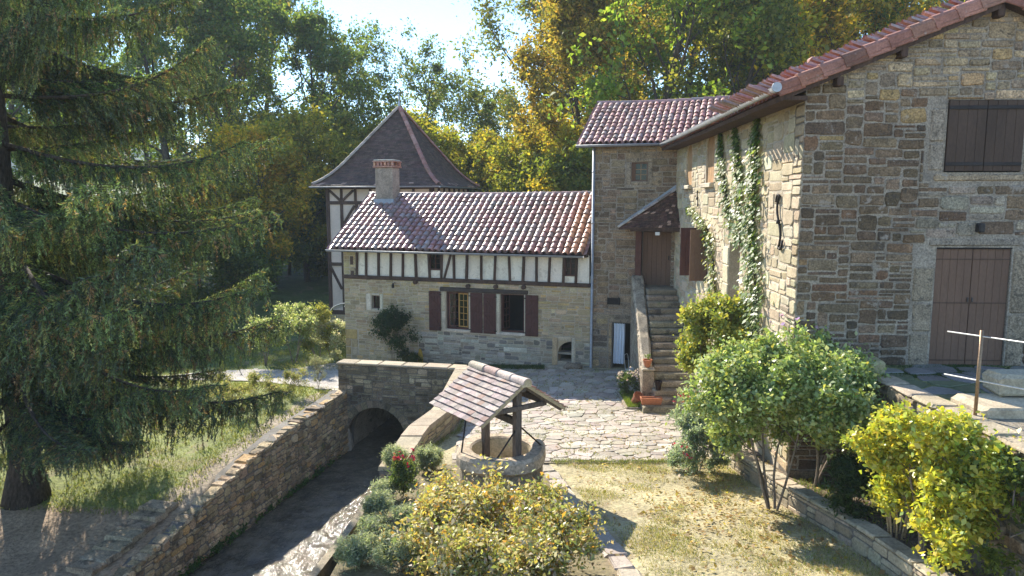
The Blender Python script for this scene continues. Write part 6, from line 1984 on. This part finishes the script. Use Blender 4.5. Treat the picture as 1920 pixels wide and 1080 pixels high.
# flowers by the stairs
bush("flower_pot_plant", "round pot plant with white and pink blooms by the stair wall", 3.62, 21.35, .03, .72, .1, .34, 14, .01, 14, .05, .05, [(.08, .13, .04), (.12, .17, .05)], [1, 1], 261, 5, (5, 3), M_LEAF, .5, .5, flowers=((.78, .66, .66), 90, .05), cat="plant")
S = grow_tree(262, .2, .02, .09, 8, .004, (3, 3), multi=3)
C = leaves_on(S, 6, .015, S.g); V, F = leaf_cloud(C, .03, S.g)
mkobj("seedling", np_mesh("seedling", V + np.array([0, 0, .19]), F, M_LEAF, palette(len(C), S.g, [(.14, .22, .07), (.2, .28, .12)], [1, 1])), pot1)

# ------------------------------------------------------------------ ivy on the barn's side wall
def ivy(label, path, width, n, seed, cols, wts, leaf=.105):
    g = np.random.default_rng(seed)
    path = np.array(path, float)                       # (s, z) down the wall
    t = g.uniform(0, len(path) - 1, n); i = np.minimum(t.astype(int), len(path) - 2); f = (t - i)[:, None]
    c = path[i] * (1 - f) + path[i + 1] * f
    wd = np.interp(t, np.arange(len(path)), width)
    s = c[:, 0] + g.normal(size=n) * wd * .5
    z = c[:, 1] + g.normal(size=n) * .05
    out = np.abs(g.normal(size=n)) * .07 * np.minimum(1.5, wd / .4) + .04
    P = np.stack([-out, s, z], 1)
    N = unit(np.stack([-np.ones(n) * .8, g.normal(size=n) * .35, .75 + g.normal(size=n) * .25], 1))
    Tn = unit(np.stack([-np.ones(n) * .45, g.normal(size=n) * .3, -np.ones(n)], 1)); Tn = unit(Tn - (Tn * N).sum(1, keepdims=True) * N)
    B = np.cross(N, Tn)
    q = (leaf * g.uniform(.55, 1.25, n))[:, None]
    V = np.stack([P - Tn * q * .5, P + B * q * .48 - N * q * .10 - Tn * q * .1, P + Tn * q * .55 - N * q * .08, P - B * q * .48 - N * q * .10 - Tn * q * .1], 1).reshape(-1, 3)
    F = np.arange(4 * n).reshape(n, 4)
    o = mkobj("ivy", None); tag(o, label, "ivy", "ivy strands on the barn wall")
    o.location = barn.location; o.rotation_euler = barn.rotation_euler
    mkobj("leaves", np_mesh("leaves", V, F, M_LEAF_GLOSS, palette(n, g, cols, wts)), o)
    mb = MB()
    for k in range(3):
        mb.tube([(-.02, a + .08 * math.sin(b * 3 + k * 2), b) for a, b in path], .012, 5)
    mb.build("stem", M_BARK, o)
IV = [(.12, .19, .045), (.18, .26, .06), (.28, .34, .10), (.09, .14, .04)]
ivy("thin left ivy strand hanging from near the barn's eave", [(5.85, 7.75), (5.7, 7.2), (5.4, 6.6), (5.0, 6.0), (4.6, 5.4)], [.12, .3, .4, .45, .5], 560, 301, IV, [3, 3, 2, 2])
ivy("middle ivy strand climbing to the barn's eave", [(4.5, 7.75), (4.2, 7.2), (3.95, 6.6), (3.9, 5.8), (3.7, 5.0)], [.15, .3, .4, .5, .6], 760, 302, IV, [3, 3, 2, 2])
ivy("thick right ivy strand, full height of the barn wall", [(2.65, 7.75), (2.75, 7.1), (2.75, 6.3), (2.8, 5.5), (2.6, 4.7), (2.3, 3.9), (2.2, 3.0)], [.18, .35, .5, .62, .65, .7, .8], 1900, 303, IV, [3, 3, 2.5, 2])
ivy("yellow-green vine spray over the shuttered side window", [(9.6, 5.75), (8.6, 5.65), (7.5, 5.35), (6.6, 5.0), (6.2, 4.3), (5.9, 3.5)], [.3, .5, .5, .5, .6, .6], 700, 304, [(.30, .32, .05), (.20, .26, .05), (.38, .34, .05), (.13, .19, .04)], [3, 3, 1, 2])

# ------------------------------------------------------------------ grass, weeds, fallen leaves
def grass(name, label, pts, h, cols, wts, seed, wdt=.006):
    g = np.random.default_rng(seed)
    n = len(pts)
    d = unit(np.stack([g.normal(size=n) * .6, g.normal(size=n) * .6, np.ones(n)], 1))
    s = unit(np.cross(d, g.normal(size=(n, 3)))) * wdt
    l = (h * g.uniform(.4, 1.3, n))[:, None]
    V = np.stack([pts - s, pts + s, pts + d * l], 1).reshape(-1, 3)
    F = np.arange(3 * n).reshape(n, 3)
    cols = np.array(cols); k = g.choice(len(cols), n, p=np.array(wts) / sum(wts))
    c = np.repeat(cols[k] * g.uniform(.75, 1.25, (n, 1)), 3, axis=0)
    return stuff(mkobj(name, np_mesh(name, V, F, M_GRASS, c)), label, "grass")
def scatter(n, x0, x1, y0, y1, ok, seed, patch=0.0):
    g = np.random.default_rng(seed)
    x, y = g.uniform(x0, x1, n), g.uniform(y0, y1, n)
    m = ok(x, y)
    if patch:
        q = np.sin(x * 1.9 + 1.3 * np.sin(y * 1.3)) * np.sin(y * 1.6 + 1.7 * np.sin(x * 1.1)) + .6 * np.sin(x * 5.1 + y * 3.7) * np.sin(y * 4.3)
        m &= q + g.normal(size=n) * .45 > patch
    x, y = x[m], y[m]
    return np.stack([x, y, terr(x, y)], 1)
def edge_x(y):
    return np.interp(y, [e[1] for e in edge_pts[::-1]], [e[0] for e in edge_pts[::-1]]) + .22
lawn_ok = lambda x, y: (x > edge_x(y)) & (x < plant_x(y) - .05) & (y < 14.7)
grass("lawn_grass", "short dry grass of the lawn with greener patches", scatter(120000, .5, 5.3, 5.5, 14.7, lawn_ok, 401, .10), .05, [(.32, .31, .10), (.46, .40, .19), (.23, .29, .06), (.52, .45, .25)], [3, 3, 2.5, 2.5], 402, .006)
left_ok = lambda x, y: (x < canal_left(y) - .55) & ~((y > 24.3) & (y < 27.2) & (x > -11.5))
grass("bank_grass", "sunlit green grass of the left bank", scatter(90000, -16, -5.8, 15.2, 33, left_ok, 403, -.3), .11, [(.20, .24, .05), (.28, .29, .07), (.36, .32, .12), (.13, .18, .04)], [3, 3, 1.5, 2], 404, .010)
wall_ok = lambda x, y: ((x + 6.82) * .309 + (y - 28.7) * .951 < -.02) & ((x + 6.82) * .309 + (y - 28.7) * .951 > -.62) & (x > -4.0) & (x < 1.2)
p_ = scatter(60000, -5, 2, 25, 28.5, wall_ok, 405); p_[:, 2] = terr_nt(p_[:, 0], p_[:, 1]) + .02
grass("wall_foot_grass", "strip of grass and moss along the foot of the house wall", p_[:9000], .10, [(.07, .12, .03), (.11, .15, .04), (.05, .09, .03)], [2, 1, 1], 406, .008)
g_ = np.random.default_rng(407)
p_ = np.stack([g_.uniform(3.39, 3.8, 2500), g_.uniform(20.1, 21.8, 2500), np.full(2500, .03)], 1)
grass("bed_grass", "bright tufted grass in the small bed by the stairs", p_, .16, [(.22, .30, .05), (.30, .34, .07), (.15, .22, .04)], [2, 1, 1], 408, .008)
pl_ok = lambda x, y: (x > plant_x(y) + .25) & (x < 6.0) & (y < 12.4)
grass("planter_weeds", "sparse weeds on the planter's earth", scatter(9000, 4.7, 6.0, 6.5, 12.4, pl_ok, 409, .3), .10, [(.12, .18, .04), (.2, .24, .06)], [1, 1], 410, .008)
yard_p = scatter(26000, 6.3, 9.2, 11.6, 12.6, lambda x, y: (y > 11.5), 411, .25); yard_p[:, 2] = 3.06
grass("yard_moss", "dark moss and grass at the foot of the barn doors", yard_p, .035, [(.05, .09, .02), (.08, .12, .03)], [2, 1], 412, .01)
water_p = []
g_ = np.random.default_rng(413)
for k in range(46):
    y = g_.uniform(13, 22.5); n = g_.integers(20, 60)
    q = np.stack([canal_left(y) + .03 + np.abs(g_.normal(size=n)) * .05, y + g_.normal(size=n) * .14, -2.26 + np.abs(g_.normal(size=n)) * .08], 1)
    water_p.append(q)
water_p = np.concatenate(water_p); V, F = leaf_cloud(water_p, .08, g_, .7, .6)
stuff(mkobj("water_weeds", np_mesh("water_weeds", V, F, M_LEAF, palette(len(water_p), g_, [(.07, .14, .04), (.11, .19, .05)], [1, 1]))), "green weeds along the waterline of the left canal wall", "weeds")
g_ = np.random.default_rng(414)
fx, fy = g_.normal(3.6, .75, 900), g_.normal(11.6, 1.3, 900)
extra = np.stack([g_.uniform(1.2, 5.2, 500), g_.uniform(8, 17.5, 500)], 1)
fx, fy = np.concatenate([fx, extra[:, 0]]), np.concatenate([fy, extra[:, 1]])
m = (fx < plant_x(fy) - .1) & (fx > 1.0) & (fy > 7)
fx, fy = fx[m], fy[m]
fp = np.stack([fx, fy, terr(fx, fy) + .035], 1)
fp2 = np.stack([g_.uniform(4.9, 5.9, 250), g_.uniform(8, 14, 250)], 1)
fp = np.concatenate([fp, np.stack([fp2[:, 0], fp2[:, 1], terr(fp2[:, 0], fp2[:, 1]) + .03], 1)])
V, F = leaf_cloud(fp, .075, g_, 3.0, .6)
stuff(mkobj("fallen_leaves", np_mesh("fallen_leaves", V, F, M_LEAF, palette(len(fp), g_, [(.46, .36, .18), (.38, .26, .12), (.52, .42, .22), (.44, .38, .08)], [2, 2, 1, 1]))), "dry fallen leaves scattered on the lawn below the large leafy bush", "fallen leaves")

# ------------------------------------------------------------------ the autumn haze over the valley
hz = MB().box((-880, -110, -4.5), (880, 880, 96))
M_HAZE = bpy.data.materials.new("valley_haze")
M_HAZE.use_nodes = True
nt = M_HAZE.node_tree
nt.nodes.remove(nt.nodes["Principled BSDF"])
pv = nt.nodes.new("ShaderNodeVolumePrincipled")
pv.inputs["Color"].default_value = (.80, .92, 1.0, 1)
pv.inputs["Density"].default_value = .0005
pv.inputs["Anisotropy"].default_value = 0.0
nt.links.new(pv.outputs[0], nt.nodes["Material Output"].inputs["Volume"])
stuff(hz.build("haze", M_HAZE), "thin pale haze filling the wooded valley", "haze")

# weeds in the paving joints and along walls, litter on the terrace
g_ = np.random.default_rng(501)
cl = np.stack([g_.uniform(-1.2, 5.0, 420), g_.uniform(14.8, 25.5, 420)], 1)
cl = np.array([c for c in cl if inpoly(c[0], c[1], PAVE)])
pp_ = np.repeat(cl, 12, axis=0) + g_.normal(size=(len(cl) * 12, 2)) * .05
edge = np.stack([np.repeat(g_.uniform(.9, 5.0, 260), 10) + g_.normal(size=2600) * .06, 14.74 + g_.normal(size=2600) * .07], 1)
par_e = g_.uniform(14.2, 22, 220); par_p = np.stack([np.repeat(canal_right(par_e) + .52, 10) + np.abs(g_.normal(size=2200)) * .08, np.repeat(par_e, 10) + g_.normal(size=2200) * .08], 1)
pp_ = np.concatenate([pp_, edge, par_p])
pp_ = np.column_stack([pp_, terr_nt(pp_[:, 0], pp_[:, 1]) + .03])
grass("joint_weeds", "little weeds growing in the paving joints and edges", pp_, .07, [(.15, .20, .05), (.24, .27, .08), (.34, .31, .13)], [2, 2, 1], 502, .006)
tl = np.stack([g_.uniform(-1.0, 5.0, 260), g_.uniform(14.9, 25, 260)], 1)
tl = np.array([c for c in tl if inpoly(c[0], c[1], PAVE)])
tl = np.column_stack([tl, terr_nt(tl[:, 0], tl[:, 1]) + .055])
V, F = leaf_cloud(tl, .07, g_, 3.0, .6)
stuff(mkobj("terrace_leaves", np_mesh("terrace_leaves", V, F, M_LEAF, palette(len(tl), g_, [(.40, .28, .12), (.30, .2, .1), (.48, .4, .12)], [1, 1, 1]))), "scattered dry leaves on the paved terrace", "fallen leaves")
